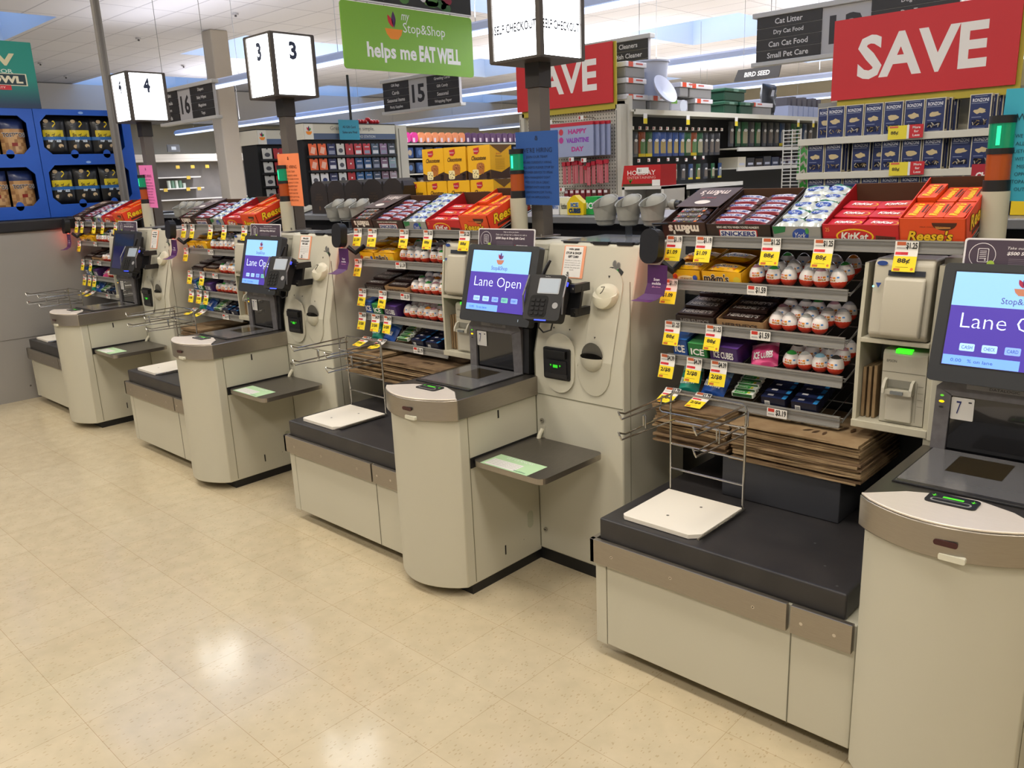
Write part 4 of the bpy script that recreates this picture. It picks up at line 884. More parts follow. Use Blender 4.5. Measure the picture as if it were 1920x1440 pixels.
# ------------------------------------------------------------------ signs and fittings on each lane
def survey_sign(l):
    mb = MB(); u, v = X, Vector((0, .12, 1)).normalized(); c = Vector((X0(l)-.178, 2.425, 1.336))
    mb.slab(c, u, v, .315, .088, .008, .003, C('#e4e2e4', .4)); mb.slab(c-Y*.0006, u, v, .305, .079, .006, .0004, C('#4b3f4d', .4))
    W_ = C('#ece8ec', .4); q = c-X*.112-Y*.001
    mb.ell(q, u, v, .032, .032, W_, 26); mb.ell(q-Y*.0004, u, v, .0305, .0305, C('#4b3f4d', .4), 26)
    mb.slab(q-Y*.0008+X*.002, u, v, .026, .036, .003, .0002, W_); mb.slab(q-Y*.0012+X*.002, u, v, .023, .033, .003, .0002, C('#4b3f4d', .4))
    for k in range(5): mb.rect(q-Y*.0016+X*.002+v*(.011-.0048*k), u, v, .016, .0013, W_)
    mb.text('$', q-Y*.0012+X*.008-v*.012, u, v, .004, .007, W_); mb.ell(q-Y*.0016+X*.022-v*.022, u, v, .009, .009, '#a8c84a', 14)
    r = c+X*.03-Y*.001
    mb.text('Help us serve you better', r+v*.030, u, v, .085, .007, W_, shear=.25); mb.text('Take our survey for a chance to win a', r+v*.019, u, v, .17, .0085, W_, shear=.25); mb.text('$500 Stop & Shop Gift Card.', r+v*.005-X*.005, u, v, .16, .0115, W_, bold=.03, shear=.2)
    for k in range(4): mb.rect(r-X*.035-v*(.008+.0045*k), u, v, .09, .0009, '#8a7f8c')
    mb.text('STOP&SHOP', r+X*.06-v*.024, u, v, .06, .009, W_, bold=.04); logo(mb, r+X*.026-v*.024, u, v, .014)
    solo('survey_sign', mb, 'dark purple gift card survey sign atop the monitor, %s' % LB_[l], 'sign', 'survey signs above the monitors', tuple(c))
K_ = .112/.42
def win_poster(l):
    mb = MB(); sl = Vector((0, K_, 1)).normalized(); c = Vector((X0(l)+.137, 2.375+.355*K_-.0025, 1.255)); nn = X.cross(sl)
    mb.slab(c, X, sl, .105, .125, .002, .0012, C('#f0a37c', .6)); mb.rect(c+nn*.0006-X*.003, X, sl, .088, .118, PAPERW)
    for t_, z in (('WIN $500', .048), ('STOP & SHOP', .034), ('GIFT CARD', .020)): mb.text(t_, c+sl*z+nn*.0008-X*.003, X, sl, .052 if len(t_) < 10 else .075, .009, '#232023', bold=.04)
    for k in range(5): mb.text(('Complete our survey online', 'and be entered to win a gift', 'card. See receipt for details', 'and rules. One winner each', 'month.')[k], c+sl*(.005-.009*k)+nn*.0008-X*.003, X, sl, .075 if k < 4 else .02, .005, '#77716f')
    logo(mb, c-sl*.048+nn*.0006-X*.02, X, sl, .02, ('#555555', '#444444', '#666666', '#777777'))
    solo('poster', mb, 'small orange edged gift card flyer taped on the payment cabinet, %s' % LB_[l], 'poster', 'gift card flyers', tuple(c))
def cups(l):
    b = (X0(l)+.25, 2.7, 1.328); t = thing('cup_holder', 'row of three grey cups on a rod above cabinet, %s' % LB_[l], 'holder', b, 'grey three cup holders'); dx = X0(l)
    GC = noisy('cup_grey_plastic', '#8f8f89', '#969690', 20, .5) if l == 1 else bpy.data.materials['cup_grey_plastic']
    for k in range(3):
        x = dx+.128+.112*k; mb = MB(); n = 20; rings = []
        # open scoop: lower bowl tapering down, rim sloping up to a domed back
        for (z, rx, ry, cy) in ((0., .026, .030, 0), (.004, .034, .036, 0), (.04, .042, .046, -.002), (.075, .048, .054, -.004)):
            rings.append([(x+rx*cos(2*pi*i/n), 2.69+cy+ry*sin(2*pi*i/n), 1.378+z) for i in range(n)])
        rings.append([(x+.050*cos(2*pi*i/n), 2.686+.058*sin(2*pi*i/n), 1.378+.075+.045*max(0, (sin(2*pi*i/n)+1)/2)**1.2) for i in range(n)])
        inner = [[(x+.046*cos(2*pi*i/n), 2.686+.053*sin(2*pi*i/n), 1.378+.074+.045*max(0, (sin(2*pi*i/n)+1)/2)**1.2) for i in range(n)], [(x+.040*cos(2*pi*i/n), 2.688+.046*sin(2*pi*i/n), 1.40) for i in range(n)]]
        vs = [p for r in rings+inner for p in r]; m_ = len(rings)+len(inner)
        mb.add(vs, [(j*n+i, j*n+(i+1) % n, (j+1)*n+(i+1) % n, (j+1)*n+i) for j in range(m_-1) for i in range(n)]+[tuple(range(n))[::-1], tuple(range((m_-1)*n, m_*n))], GC)
        mb.lathe([(.046, 0), (.044, .02), (.034, .038), (.018, .048), (.0001, .051)], (x, 2.715, 1.448), GC, 18, sy=.75)
        mb.rect((x-.01, 2.640, 1.46), X, Z, .003, .02, '#77776f')
        mb.build('cup', t, b, smooth=True)
    mb = MB(); mb.tube([(dx+.11, 2.735, 1.455), (dx+.425, 2.735, 1.455)], .012, GC, 10); mb.cyl((dx+.425, 2.735, 1.455), .016, .02, BLACK, 14, X)
    for k in range(3): mb.cyl((dx+.182+.112*k, 2.735, 1.455), .02, .02, GC, 14, X)
    mb.build('rod', t, b, smooth=True)
    AC = C('#c3c9cf', .08, t=.85)
    mb = MB()
    mb.box(dx+.205, dx+.235, 2.715, 2.72, 1.334, 1.46, AC); mb.box(dx+.317, dx+.347, 2.715, 2.72, 1.334, 1.46, AC); mb.box(dx+.05, dx+.41, 2.50, 2.79, 1.329, 1.333, C('#8f949a', .12, t=.4))
    mb.build('acrylic_stand', t, b)
def post(l):
    dx = X0(l); px, py = dx-.2-(.045 if l > 2 else 0), 2.68; b = (px, py, 1.328); DG = C('#6a645e', .4, .3)
    t = thing('lane_light_post', {1: 'dark grey lane light post at right edge, mostly out of frame', 2: 'dark grey post carrying the lit self checkout light box', 3: 'dark grey post carrying the lit light box numbered 3', 4: 'dark grey post carrying the lit light box numbered 4'}[l], 'lane light', b, 'lane light posts')
    z0, z1, h = 2.055, 2.375, .136
    if l == 2: z0, z1 = 2.03, 2.35
    mb = MB(); mb.box(px-.032, px+.032, py-.032, py+.032, 1.328, z0-.1, DG); mb.box(px-.038, px+.038, py-.038, py+.038, z0-.1, z0, C('#2b2826', .5)); mb.box(px-.055, px+.055, py-.055, py+.055, 1.328, 1.334, DG); mb.cyl((px+.07, py-.09, 1.334), .004, .012, CHROME, 8); mb.build('post', t, b, bevel=.003)
    mb = MB(); fr = C('#4b4540', .45, .3)
    for sx_ in (-1, 1):
        for sy_ in (-1, 1):
            x, y = px+sx_*(h-.009), py+sy_*(h-.009); mb.box(x-.011, x+.011, y-.011, y+.011, z0, z1, fr)
    mb.box(px-h, px+h, py-h, py+h, z0-.004, z0+.006, fr); mb.box(px-h, px+h, py-h, py+h, z1-.006, z1+.004, fr); mb.build('frame', t, b)
    mb = MB(); LW = C('#f6fbff', .4, e=7); g = h-.006; mb.box(px-g, px+g, py-g, py+g, z0+.008, z1-.008, LW); lp = mb.build('lit_panel', t, b)
    IK = C('#26304a', .6); zc = (z0+z1)/2
    for o_, u_ in (((px, py-g, 0), X), ((px+g, py, 0), Y)):
        P_ = lambda z_: (o_[0], o_[1], z_)
        mb = MB(); mb.text(str(l), P_(zc+.075 if l in (3, 4) else zc+.12), u_, Z, .048, .095 if l in (3, 4) else .07, IK, bold=.045); mb.build('lane_number', t, b)
        if l in (1, 2): mb = MB(); mb.text('SELF CHECKOUT', P_(zc-.04), u_, Z, .225, .035, C('#2a3040', .6), bold=.03); mb.build('lettering', t, b)
    # status beacon on its cream pole
    bx, by = dx-.315+(.055 if l == 2 else (.10 if l > 2 else 0)), 2.60; b2 = (bx, by, 1.328)
    t = thing('status_beacon', 'green and orange status beacon on a cream pole, %s' % LB_[l], 'light', b2, 'status beacons')
    mb = MB(); mb.cyl((bx, by, 1.328), .036, .165, C('#b9b4a0', .5), 24); mb.build('pole', t, b2, smooth=True)
    for z_, h_ in ((1.493, .03), (1.592, .015), (1.672, .02)): mb = MB(); mb.cyl((bx, by, z_), .0335, h_, BLACK, 24); mb.build('collar', t, b2, smooth=True)
    mb = MB(); mb.cyl((bx, by, 1.607), .031, .065, C('#0f7a55', .15, e=.35), 24); mb.rect((bx, by-.0318, 1.64), X, Z, .01, .05, C('#2ff0a8', .3, e=1.6 if l == 2 else .7)); mb.build('green_lens', t, b2, smooth=True)
    mb = MB(); mb.cyl((bx, by, 1.523), .031, .069, C('#a04a1c', .25), 24); mb.build('orange_lens', t, b2, smooth=True)
def hire(l):
    col = {1: '#2f9bb5', 2: '#1e4d94', 3: '#f48a58', 4: '#f07ec2'}[l]; ink = {1: '#12404e', 2: '#10254a', 3: '#7a3a20', 4: '#7a3866'}[l]
    dx = X0(l); tl = {2: .02, 3: .02, 4: .03, 1: .03}[l]
    c = Vector((dx-.155-(.05 if l == 1 else 0), 2.605, 1.61)); u = Vector((cos(.0), 0, -tl)).normalized(); v = Vector((tl, -.02, 1)).normalized()
    u = (u-v*u.dot(v)).normalized(); w_, h_ = (.228, .293) if l != 3 else (.215, .285)
    if l == 4: w_ = .215
    mb = MB(); mb.slab(c, u, v, w_, h_, .001, .0015, C(col, .6)); n_ = u.cross(v)
    logo(mb, c+v*h_*.41+n_*.0006, u, v, .02, (ink,)*4); L = ["WE'RE HIRING", 'JOIN OUR TEAM', 'WE ARE CURRENTLY HIRING', 'IN ALL DEPTS PLEASE STOP BY', 'CUSTOMER SERVICE TO SPEAK', "WITH MANAGEMENT DON'T", 'MISS OUT ON A GREAT', 'OPPORTUNITY AND STEP', 'STOPANDSHOP.COM TO FILL', 'OUT AN APPLICATION!']
    for k, s_ in enumerate(L):
        z = .25-.0 if k == 0 else (.155 if k == 1 else .085-.068*(k-2)); ww = .72 if k == 0 else (.5 if k == 1 else .03*len(s_))
        mb.text(s_, c+v*h_*z+n_*.0006, u, v, w_*ww, .019 if k == 0 else (.013 if k == 1 else .0095), C(ink, .7), bold=.0)
    solo('poster', mb, '%s hiring poster fixed on the lane light post, %s' % ({1: 'cyan', 2: 'blue', 3: 'orange', 4: 'pink'}[l], LB_[l]), 'poster', None, tuple(c))
def scan_paddle(l):      # handheld mobile scanner hanging by the rack's left end
    dx = X0(l)+(0 if l == 1 else .02); c = Vector((dx-1.30, 2.395, 1.335)); b = tuple(c)
    t = thing('mobile_scanner', 'black rounded scanner with purple card below, left of candy rack, %s' % LB_[l], 'scanner', b, 'black mobile scanners')
    mb = MB(); mb.slab(c-Y*.02, X, Vector((0, .1, 1)).normalized(), .075, .118, .034, .04, BLACK, BLACKS); mb.rect(c+Vector((0, -.0215, -.05)), X, Z, .03, .003, '#d8d8d8'); mb.tube([c+Vector((.02, .03, -.06)), c+Vector((.05, .05, -.09)), c+Vector((.06, .1, -.06))], .012, BLACK, 8)
    mb.tube([c+Vector((0, .02, .055)), c+Vector((-.02, .03, .07)), c+Vector((.03, .06, .07)), c+Vector((.05, .08, .02))], .004, BLACK, 6); mb.build('scanner_body', t, b, bevel=.006)
    mb = MB(); PR = C('#4b1d5a', .45); pts = [(c.x+.012, .0, -.065), (c.x+.012, -.002, -.13), (c.x+.006, -.012, -.165), (c.x-.012, -.035, -.182), (c.x-.02, -.06, -.186)]
    for i in range(4):
        a, b_ = pts[i], pts[i+1]; mb.quad((a[0]-.03, c.y+a[1], c.z+a[2]), (b_[0]-.03, c.y+b_[1], c.z+b_[2]), (b_[0]+.05, c.y+b_[1], c.z+b_[2]), (a[0]+.05, c.y+a[1], c.z+a[2]), PR)
    for k, s_ in enumerate(('Scan', 'mobile', 'device', 'here')): mb.text(s_, (c.x+.02, c.y-.002-.0015*k, c.z-.115-.0135*k), X, Z, (.024, .036, .036, .024)[k], .0095, C('#e5a0c8' if k > 1 else '#f0e6f2', .5), bold=.02, shear=.1)
    mb.rect((c.x+.02, c.y-.001, c.z-.1), X, Z, .05, .0008, '#b890c0'); mb.build('instruction_card', t, b)
    li = bpy.data.lights.new('scanner_red_glow', 'POINT'); li.energy = .22; li.color = (1, .12, .08); li.shadow_soft_size = .01; lo = bpy.data.objects.new('scanner_red_glow', li); COL.objects.link(lo); lo.location = c+Vector((-.02, .01, -.085))
for l in (1, 2, 3, 4):
    survey_sign(l); cups(l); post(l); hire(l)
    win_poster(l); scan_paddle(l)

# ------------------------------------------------------------------ counter behind the lanes and what stands on it
LW2 = C('#c9c6ba', .5); DGR = C('#4a4b4f', .6)
t = thing('back_counter', 'long grey back counter with dark band behind the lane cabinets', 'counter', (-1, 3.35, 0)); b = (-1, 3.35, 0)
mb = MB(); mb.box(-7.0, 5, 3.08, 3.62, 1.352, 1.385, C('#8a8c90', .35, .4)); mb.build('counter_top', t, b, bevel=.003)
mb = MB(); mb.box(-7.0, 5, 3.14, 3.6, 1.22, 1.352, C('#1c1d24', .5)); mb.build('dark_band', t, b)
mb = MB(); mb.box(-7.0, 5, 3.10, 3.6, 0, 1.22, C('#8d8b84', .6)); mb.build('body', t, b)
mb = MB(); mb.box(-7.0, 5, 2.84, 3.08, 1.10, 1.12, C('#77756f', .6)); mb.build('ledge', t, b)
# chocolate gift boxes (five, house shaped, dark)
def choc_house():
    mb = MB(); w_, d, h = .188, .13, .165; K = C('#2c2522', .45)
    mb.prism([(-w_/2, 0), (w_/2, 0), (w_/2, h), (w_/2-.03, h+.028), (w_/2-.065, h+.045), (-w_/2+.065, h+.045), (-w_/2+.03, h+.028), (-w_/2, h)], 'y', 0, d, K)
    g = C('#5a4632', .5); mb.text('PREMIUM', (0, -.0006, .125), X, Z, .05, .006, g); mb.text('TRUFFLE', (0, -.0006, .108), X, Z, .08, .011, g); mb.text('GIFT BOX', (0, -.0006, .092), X, Z, .09, .011, g); mb.rect((0, -.0006, .035), X, Z, .018, .025, g)
    mb.ell((w_/2-.0, -.0006, h+.0), X, Z, .012, .03, '#100c0b', 14); return mb
CHX = choc_house().build('gift_box', bevel=.002)
for k, x in enumerate((-4.75, -4.555, -4.36, -4.165, -3.97)):
    inst(CHX, (x, 3.2, 1.386), (0, 0, random.uniform(-.05, .05)), 'dark chocolate gift box with arched top, %s from left on back counter' % ORD[k], 'gift box', 'dark gift boxes on the back counter')
bpy.data.objects.remove(CHX)
def panettone():
    mb = MB(); w_, d, h = .178, .17, .182; Yl = C('#eab01c', .4)
    mb.box(-w_/2, w_/2, 0, d, 0, h, Yl)
    dk = C('#3a2318', .5)
    mb.poly((0, -.0006, 0), X, Z, [(-w_/2, .0), (w_/2, .0), (w_/2, .05), (.04, .036), (0, .022), (-.04, .03), (-w_/2, .045)], dk); mb.poly((w_/2+.0006, d/2, 0), Y, Z, [(-d/2, 0), (d/2, 0), (d/2, .07), (0, .035), (-d/2, .05)], dk)
    mb.poly((-.02, -.001, .152), X, Z, [(-.022, .014), (.024, .02), (.026, -.004), (.008, -.018), (-.016, -.014)], '#b9202a'); mb.text('Bauducco', (-.018, -.0016, .153), X, Z, .036, .009, '#f3e2e0', shear=.3)
    mb.text('Chocotone', (0, -.001, .115), X, Z, .115, .024, '#3b2215', bold=.02, shear=.35)
    mb.lathe([(.02, 0), (.028, .03), (.034, .04), (.03, .055), (.015, .064), (.0001, .066)], (.012, .03, .034), C('#b8702c', .5), 14)
    mb.poly((.012, -.0012, .03), X, Z, [(-.024, 0), (.024, 0), (.032, .036), (.028, .052), (.012, .06), (-.012, .06), (-.028, .052), (-.032, .036)], '#b06a2a'); mb.slab((-.028, -.0016, .03), X, Z, .05, .048, .01, .0004, C('#ecdca4', .6))
    rnd = random.Random(3)
    for _ in range(14): mb.ell((-.028+rnd.uniform(-.02, .02), -.0024, .03+rnd.uniform(-.019, .019)), X, Z, .0028, .0025, '#2c1710', 6)
    for _ in range(10): mb.ell((.012+rnd.uniform(-.022, .022), -.002, .066+rnd.uniform(-.012, .018)), X, Z, .0028, .0025, '#2c1710', 6)
    for k in range(8): mb.ell((.055+rnd.uniform(-.02, .025), -.0018, .018+rnd.uniform(-.012, .012)), X, Z, .009, .007, C('#2a1712', .5), 7)
    v_ = w_/2+.001
    mb.poly((v_, d/2, 0), Y, Z, [(-d/2, h), (d/2, h), (0, h-.045)], '#6a4a1e'); mb.text('Bauducco', (v_, d/2-.02, .135), Y, Z, .04, .008, '#b9202a', shear=.2); mb.text('Chocotone', (v_, d/2-.02, .122), Y, Z, .05, .01, '#6a4a1e', shear=.3)
    for k in range(9): mb.rect((v_, d/2-.01, .108-.007*k), Y, Z, .075, .0016, '#a87a18')
    return mb
PN = panettone().build('cake_box', bevel=.0015)
for k, x in enumerate((-3.87, -3.685, -3.5, -3.31)): inst(PN, (x, 3.3, 1.386), (0, 0, random.uniform(-.03, .03)), 'yellow boxed chocolate chip cake, %s from left in lower row on back counter' % ORD[k], 'cake box', 'yellow cake boxes on the back counter')
for k, x in enumerate((-3.705, -3.52, -3.325)): inst(PN, (x, 3.3, 1.57), (0, 0, random.uniform(-.03, .03)), 'yellow boxed chocolate chip cake, %s from left in upper row on back counter' % ORD[k], 'cake box', 'yellow cake boxes on the back counter')
bpy.data.objects.remove(PN)
def carton(name, x, y, z, w_, d, h, c, lab, cat, word=None, tc='#ffffff', grp=None, rz=0., top=None, wh=.35):
    mb = MB(); mb.box(-w_/2, w_/2, 0, d, 0, h, C(c, .5))
    if top: mb.rect((0, -.0008, h*.82), X, Z, w_, h*.3, top)
    if word: mb.text(word, (0, -.001, h*.5), X, Z, w_*.8, h*wh, tc, bold=.03)
    o = mb.build(name, bevel=.0012, segs=1); o.location = (x, y, z); o.rotation_euler = (0, 0, rz); return tag(o, lab, cat, grp)
for k, (x, c, w_, h, wd, tc, lab) in enumerate([(-2.765, '#2a62b8', .05, .085, None, '#ffffff', 'small blue box beside the post on back counter'), (-2.70, '#e8e9ec', .05, .085, 'MINTS', '#2a62b8', 'white and blue box beside the post on back counter'),
        (-2.63, '#e9e6c8', .075, .082, 'Nutrition Facts', '#4a4a40', 'pale yellow box with nutrition panel on back counter'), (-2.47, '#22a04a', .07, .085, 'ICE', '#ffffff', 'bright green gum box behind the grey cups'), (-2.395, '#1a8a9c', .05, .085, None, '#ffffff', 'teal box between green and navy boxes behind the cups'), (-2.30, '#1f2a60', .12, .08, 'mentos', '#c0c8e0', 'navy blue box behind the grey cups on back counter')]):
    carton('snack_box', x, 3.2, 1.386, w_, .08, h, c, lab, 'box', wd, tc)
mb = MB(); mb.poly((0, 0, 0), X, Z, [(-.05, 0), (.05, 0), (.052, .06), (.02, .085), (-.005, .095), (-.03, .085), (-.052, .06)], YEL)
mb = MB(); mb.prism([(-.05, 0), (.05, 0), (.052, .055), (.02, .075), (-.005, .095), (-.03, .083), (-.052, .055)], 'y', 0, .04, C('#e8c81c', .4)); mb.text('ICE', (-.004, -.001, .048), X, Z, .05, .024, '#e8f4ff', bold=.09); mb.text('CUBES', (-.004, -.001, .02), X, Z, .075, .024, '#1f3a5a', bold=.08); mb.text('ICE', (-.004, -.002, .048), X, Z, .046, .02, '#2a5a8a', bold=.04)
o = mb.build('gum_pouch', bevel=.003); o.location = (-2.553, 3.18, 1.386); tag(o, 'bright yellow gum pouch on back counter left of the grey cups', 'gum')
for k, (x, c) in enumerate([(-.80, '#c02a2a'), (-.74, '#2a3a8a'), (-.68, '#e0c020'), (-.62, '#c86020'), (-.55, '#b02030')]): carton('snack_box', x, 3.25, 1.386, .05, .08, .07+.012*(k % 2), c, '%s snack box at right end of back counter' % ('red', 'blue', 'yellow', 'orange', 'dark red')[k], 'box')
mb = MB(); mb.pillow(.26, .16, .07, C('#8f897c', .8), 8, 8, wob=.9); o = mb.build('cloth_bag', smooth=True); o.location = (-5.95, 3.3, 1.388); tag(o, 'crumpled grey cloth bag on the back counter near the column', 'bag')
for k in range(6):
    mb = MB(); mb.pillow(.1, .15, .035, C(('#b9a08a', '#9a9c94', '#c8b8a0', '#8a9a90', '#c0a8a0', '#a8a494')[k], .5), 6, 8, wob=.6); o = mb.build('snack_packet', smooth=True); o.location = (-5.7+.13*k, 3.28, 1.388); o.rotation_euler = (.25, 0, .1*(k % 3)-.1)
    tag(o, 'pale snack packet, %s from left on the back counter behind the candy' % ORD[k], 'snack packet', 'pale packets on the back counter')
# holiday carton on a white stand
b = (-2.86, 4.3, 0); t = thing('display_stand', 'white display stand behind the back counter carrying the red carton', 'stand', b)
mb = MB()
for x in (-3.005, -2.725): mb.box(x, x+.018, 4.2, 4.45, 0, 1.485, C('#d6d4cf', .5))
mb.box(-3.005, -2.707, 4.2, 4.45, 1.47, 1.488, C('#d6d4cf', .5)); mb.box(-3.005, -2.707, 4.43, 4.45, 0, 1.48, C('#b0aca6', .5)); mb.box(-3.0, -2.71, 4.2, 4.45, 1.2, 1.215, C('#d6d4cf', .5)); mb.build('frame', t, b)
mb = MB(); mb.prism([(-.145, 0), (.135, 0), (.135, .122), (-.125, .122)], 'y', 0, .17, C('#b81c24', .4)); mb.text('HOLIDAY', (.0, -.0006, .078), X, Z, .20, .028, '#f0e2dc', bold=.01); mb.text('ENTERTAINING', (.0, -.0006, .05), X, Z, .2, .015, '#e8b8b0'); mb.slab((.01, -.003, .09), X, Z, .085, .035, .002, .001, PAPERW); mb.text('$1', (-.01, -.0036, .09), X, Z, .02, .018, '#333333'); mb.slab((.105, -.003, .018), X, Z, .055, .035, .001, .001, PAPERW); mb.rect((-.02, -.001, .007), X, Z, .23, .014, '#3c3a20')
for k in range(5): mb.poly((-.08, -.0014, .012), X, Z, [(0, 0), (.003*(k-2)-.003, .02), (.012*(k-2), .032), (.003*(k-2)+.003, .018)], '#4a9a3a')
o = mb.build('display_carton', bevel=.002); o.location = (-2.87, 4.21, 1.489); tag(o, 'red holiday display carton with white lettering on the white stand', 'carton')

# ------------------------------------------------------------------ end cap with pasta and the big SAVE signs
GON = C('#c9c3b2', .6); SHW = C('#d3cfc0', .5)
b = (-1.65, 5.2, 0); t = thing('end_cap_shelf', 'cream end cap shelving stocked with blue pasta boxes', 'shelf', b)
mb = MB(); mb.box(-2.16, -1.0, 5.22, 5.28, 0, 2.05, GON); mb.build('back_panel', t, b)
for x, zt in ((-2.2, 1.93), (-1.03, 2.42)):
    mb = MB(); mb.box(x, x+.04, 5.20, 5.24, 0, zt, C('#bdb9ad', .5)); mb.build('upright', t, b)
for z in (1.718, 1.522, 1.325, 1.13):
    mb = MB(); mb.box(-2.215, -1.02, 4.90, 5.22, z-.012, z, SHW); mb.box(-2.215, -1.02, 4.885, 4.905, z-.036, z+.002, SHW); mb.build('shelf_board', t, b, bevel=.003)
def pasta(v):
    mb = MB(); w_, d, h = .102, .05, .175; NB = C('#1d2c5e', .45); CRM = C('#d9d0b4', .6)
    mb.box(-w_/2, w_/2, 0, d, 0, h, CRM); mb.rect((0, -.0006, h/2), X, Z, w_-.008, h-.008, NB)
    mb.text('RONZONI', (0, -.001, h*.83), X, Z, .075, .018, '#e6e6ec', bold=.02); mb.rect((0, -.001, h*.935), X, Z, .06, .0012, '#c8d0e0'); mb.rect((-.004, -.001, h*.745), X, Z, .075, .0014, '#c8d0e0')
    rnd = random.Random(v); pts = [((.03+rnd.uniform(-.008, .004))*cos(2*pi*i/12), (.014+rnd.uniform(-.005, .004))*sin(2*pi*i/12)) for i in range(12)]
    mb.poly((0, -.0012, h*.52), X, Z, pts, '#cdb98c'); mb.rect((-.014, -.0012, h*.35), X, Z, .045, .003, '#8f97b4'); mb.rect((.0, -.0012, h*.04), X, Z, .06, .002, '#8f97b4')
    mb.slab((0, -.0006, h*.2), X, Z, .07, .03, .006, .0004, C('#2a2418', .2))
    for _ in range(9):
        a = rnd.uniform(0, pi); mb.poly((rnd.uniform(-.03, .03), -.0016, h*.2+rnd.uniform(-.01, .01)), Vector((cos(a), 0, sin(a))), Vector((-sin(a), 0, cos(a))), [(-.008, -.002), (.008, -.002), (.008, .002), (-.008, .002)], rnd.choice(('#8a7448', '#a08a58', '#6e5a38', '#b9b4a8')))
    for sx_ in (1, -1): mb.rect((sx_*(w_/2+.0006), d/2, h/2), Y*sx_, Z, d*.6, h*.85, '#1d2c5e')
    return mb
PS = [pasta(v).build('pasta_box', bevel=.001, segs=1) for v in range(4)]
for r_, (z, xs_, nm) in enumerate(((1.7185, (-2.139, -2.062, -1.955, -1.848, -1.741, -1.632, -1.526, -1.309), 'top'), (1.5225, (-2.172, -2.064, -1.917, -1.81, -1.742, -1.632, -1.523, -1.388, -1.283), 'second'), (1.3255, (-2.161, -2.056, -1.948, -1.843, -1.735, -1.627, -1.517, -1.411, -1.307), 'third'))):
    for k, x in enumerate(xs_):
        dy = {(0, 0): .05, (1, 3): .055, (1, 2): .03, (1, 7): .02}.get((r_, k), 0)
        inst(PS[(k*3+r_) % 4], (x+.053, 4.925+dy, z), (0, 0, random.uniform(-.03, .03)), 'blue pasta box, %s from left in front on the %s end cap shelf' % (ORD[k], nm), 'pasta box', 'blue pasta boxes on the end cap')
        for q in (1, 2):
            if (r_, k) in ((0, 6), (0, 7), (1, 1), (1, 6)) : inst(PS[q], (x+.053+.012*q, 4.925+dy+.062*q, z), (0, 0, .05), 'blue pasta box standing %s behind the %s front box, %s shelf' % (('', 'right', 'third')[q], ORD[k], nm), 'pasta box', 'blue pasta boxes on the end cap')
for p in PS: bpy.data.objects.remove(p)
def save(x0, x1, y, z0, z1, lab, zb):
    mb = MB(); mb.box(x0, x1, y, y+.012, z0, z1, C('#c92027', .5)); mb.text('SAVE', ((x0+x1)/2-.0, y, (z0+z1)/2-.0), X, Z, (x1-x0)*.70, (z1-z0)*.54, '#ece6de', bold=.03); solo('save_sign', mb, lab, 'sign', None, ((x0+x1)/2, y, z0))
    mb = MB(); mb.box(x0+.03, x1+.02, y+.02, y+.03, z0-.045, z1, C('#b9a832', .5)); solo('sign_backer', mb, 'yellow backing board behind the %s' % lab, 'board', None, ((x0+x1)/2, y+.02, z0))
save(-2.075, -1.125, 5.0, 1.93, 2.366, 'big red SAVE sign over the pasta end cap', 0)
save(-4.76, -3.80, 5.2, 2.075, 2.50, 'red SAVE sign partly hidden behind the dark post', 0)
mb = MB(); mb.box(-2.17, -1.03, 5.05, 5.2, 1.89, 1.925, C('#8d8d88', .5)); solo('canopy_rail', mb, 'grey rail under the big red SAVE sign', 'rail', None, (-1.6, 5.1, 1.89))
for k, z in enumerate((1.69, 1.496)):
    mb = MB(); x = -1.69+.02*k; mb.slab((x+.055, 4.868, z+.035), X, Z, .11, .072, .001, .001, C('#ecd93a', .6)); mb.slab((x+.145, 4.868, z+.037), X, Z, .075, .07, .001, .001, C('#c8242c', .5)); mb.rect((x+.105, 4.8665, z+.035), X, Z, .012, .072, PAPERW)
    mb.text('88¢', (x+.035, 4.867, z+.032), X, Z, .04, .022, '#4a4420', bold=.02); mb.rect((x+.03, 4.8668, z+.064), X, Z, .045, .01, '#d86a4a')
    for j, s_ in enumerate(('More', 'for', 'Less')): mb.text(s_, (x+.148, 4.867, z+.057-.02*j), X, Z, (.04, .024, .036)[j], .013, '#f0d8d4', bold=.03)
    solo('shelf_price_card', mb, 'yellow 88 cent price card with red tab on the %s pasta shelf' % ('top', 'second')[k], 'price card', None, (x+.08, 4.868, z))
mb = MB(); mb.slab((-1.14, 4.60, 1.50), X, Z, .09, .09, .002, .002, C('#a81c2c', .5)); mb.text('CHE', (-1.13, 4.60, 1.49), X, Z, .07, .034, '#efe8e4', bold=.05, shear=.1); solo('brand_sign', mb, 'small dark red sign with white letters right of the pasta', 'sign', None, (-1.14, 4.6, 1.45))
# white wire side basket
b = (-2.22, 4.95, 0); t = thing('wire_basket', 'white wire grid basket left of the pasta end cap', 'basket', b)
mb = MB(); Ww = C('#d9d8d2', .4)
for k in range(19): mb.tube([(-2.335, 4.95, 1.39+.0215*k), (-2.225, 4.95, 1.39+.0215*k)], .0028, Ww, 5)
for x in (-2.335, -2.28, -2.225): mb.tube([(x, 4.952, 0), (x, 4.952, 1.785)], .004, Ww, 5)
mb.build('wire_grid', t, b)
mb = MB()
for k in range(6):
    z = 1.42+.05*k; mb.tube([(-2.22, 4.95, z), (-2.19, 4.93, z+.02), (-2.18, 4.94, z-.01)], .008, C('#b9b4a6', .5), 6)
mb.build('clip_strip', t, b)
mb = MB(); mb.lathe([(.001, 0), (.07, .01), (.085, .1), (.08, .26), (.05, .30), (.001, .31)], (-2.33, 5.35, 1.42), C('#2f8a2c', .5), 16); solo('green_bag', mb, 'bright green container seen behind the wire basket', 'container', None, (-2.33, 5.35, 1.42), smooth=True)

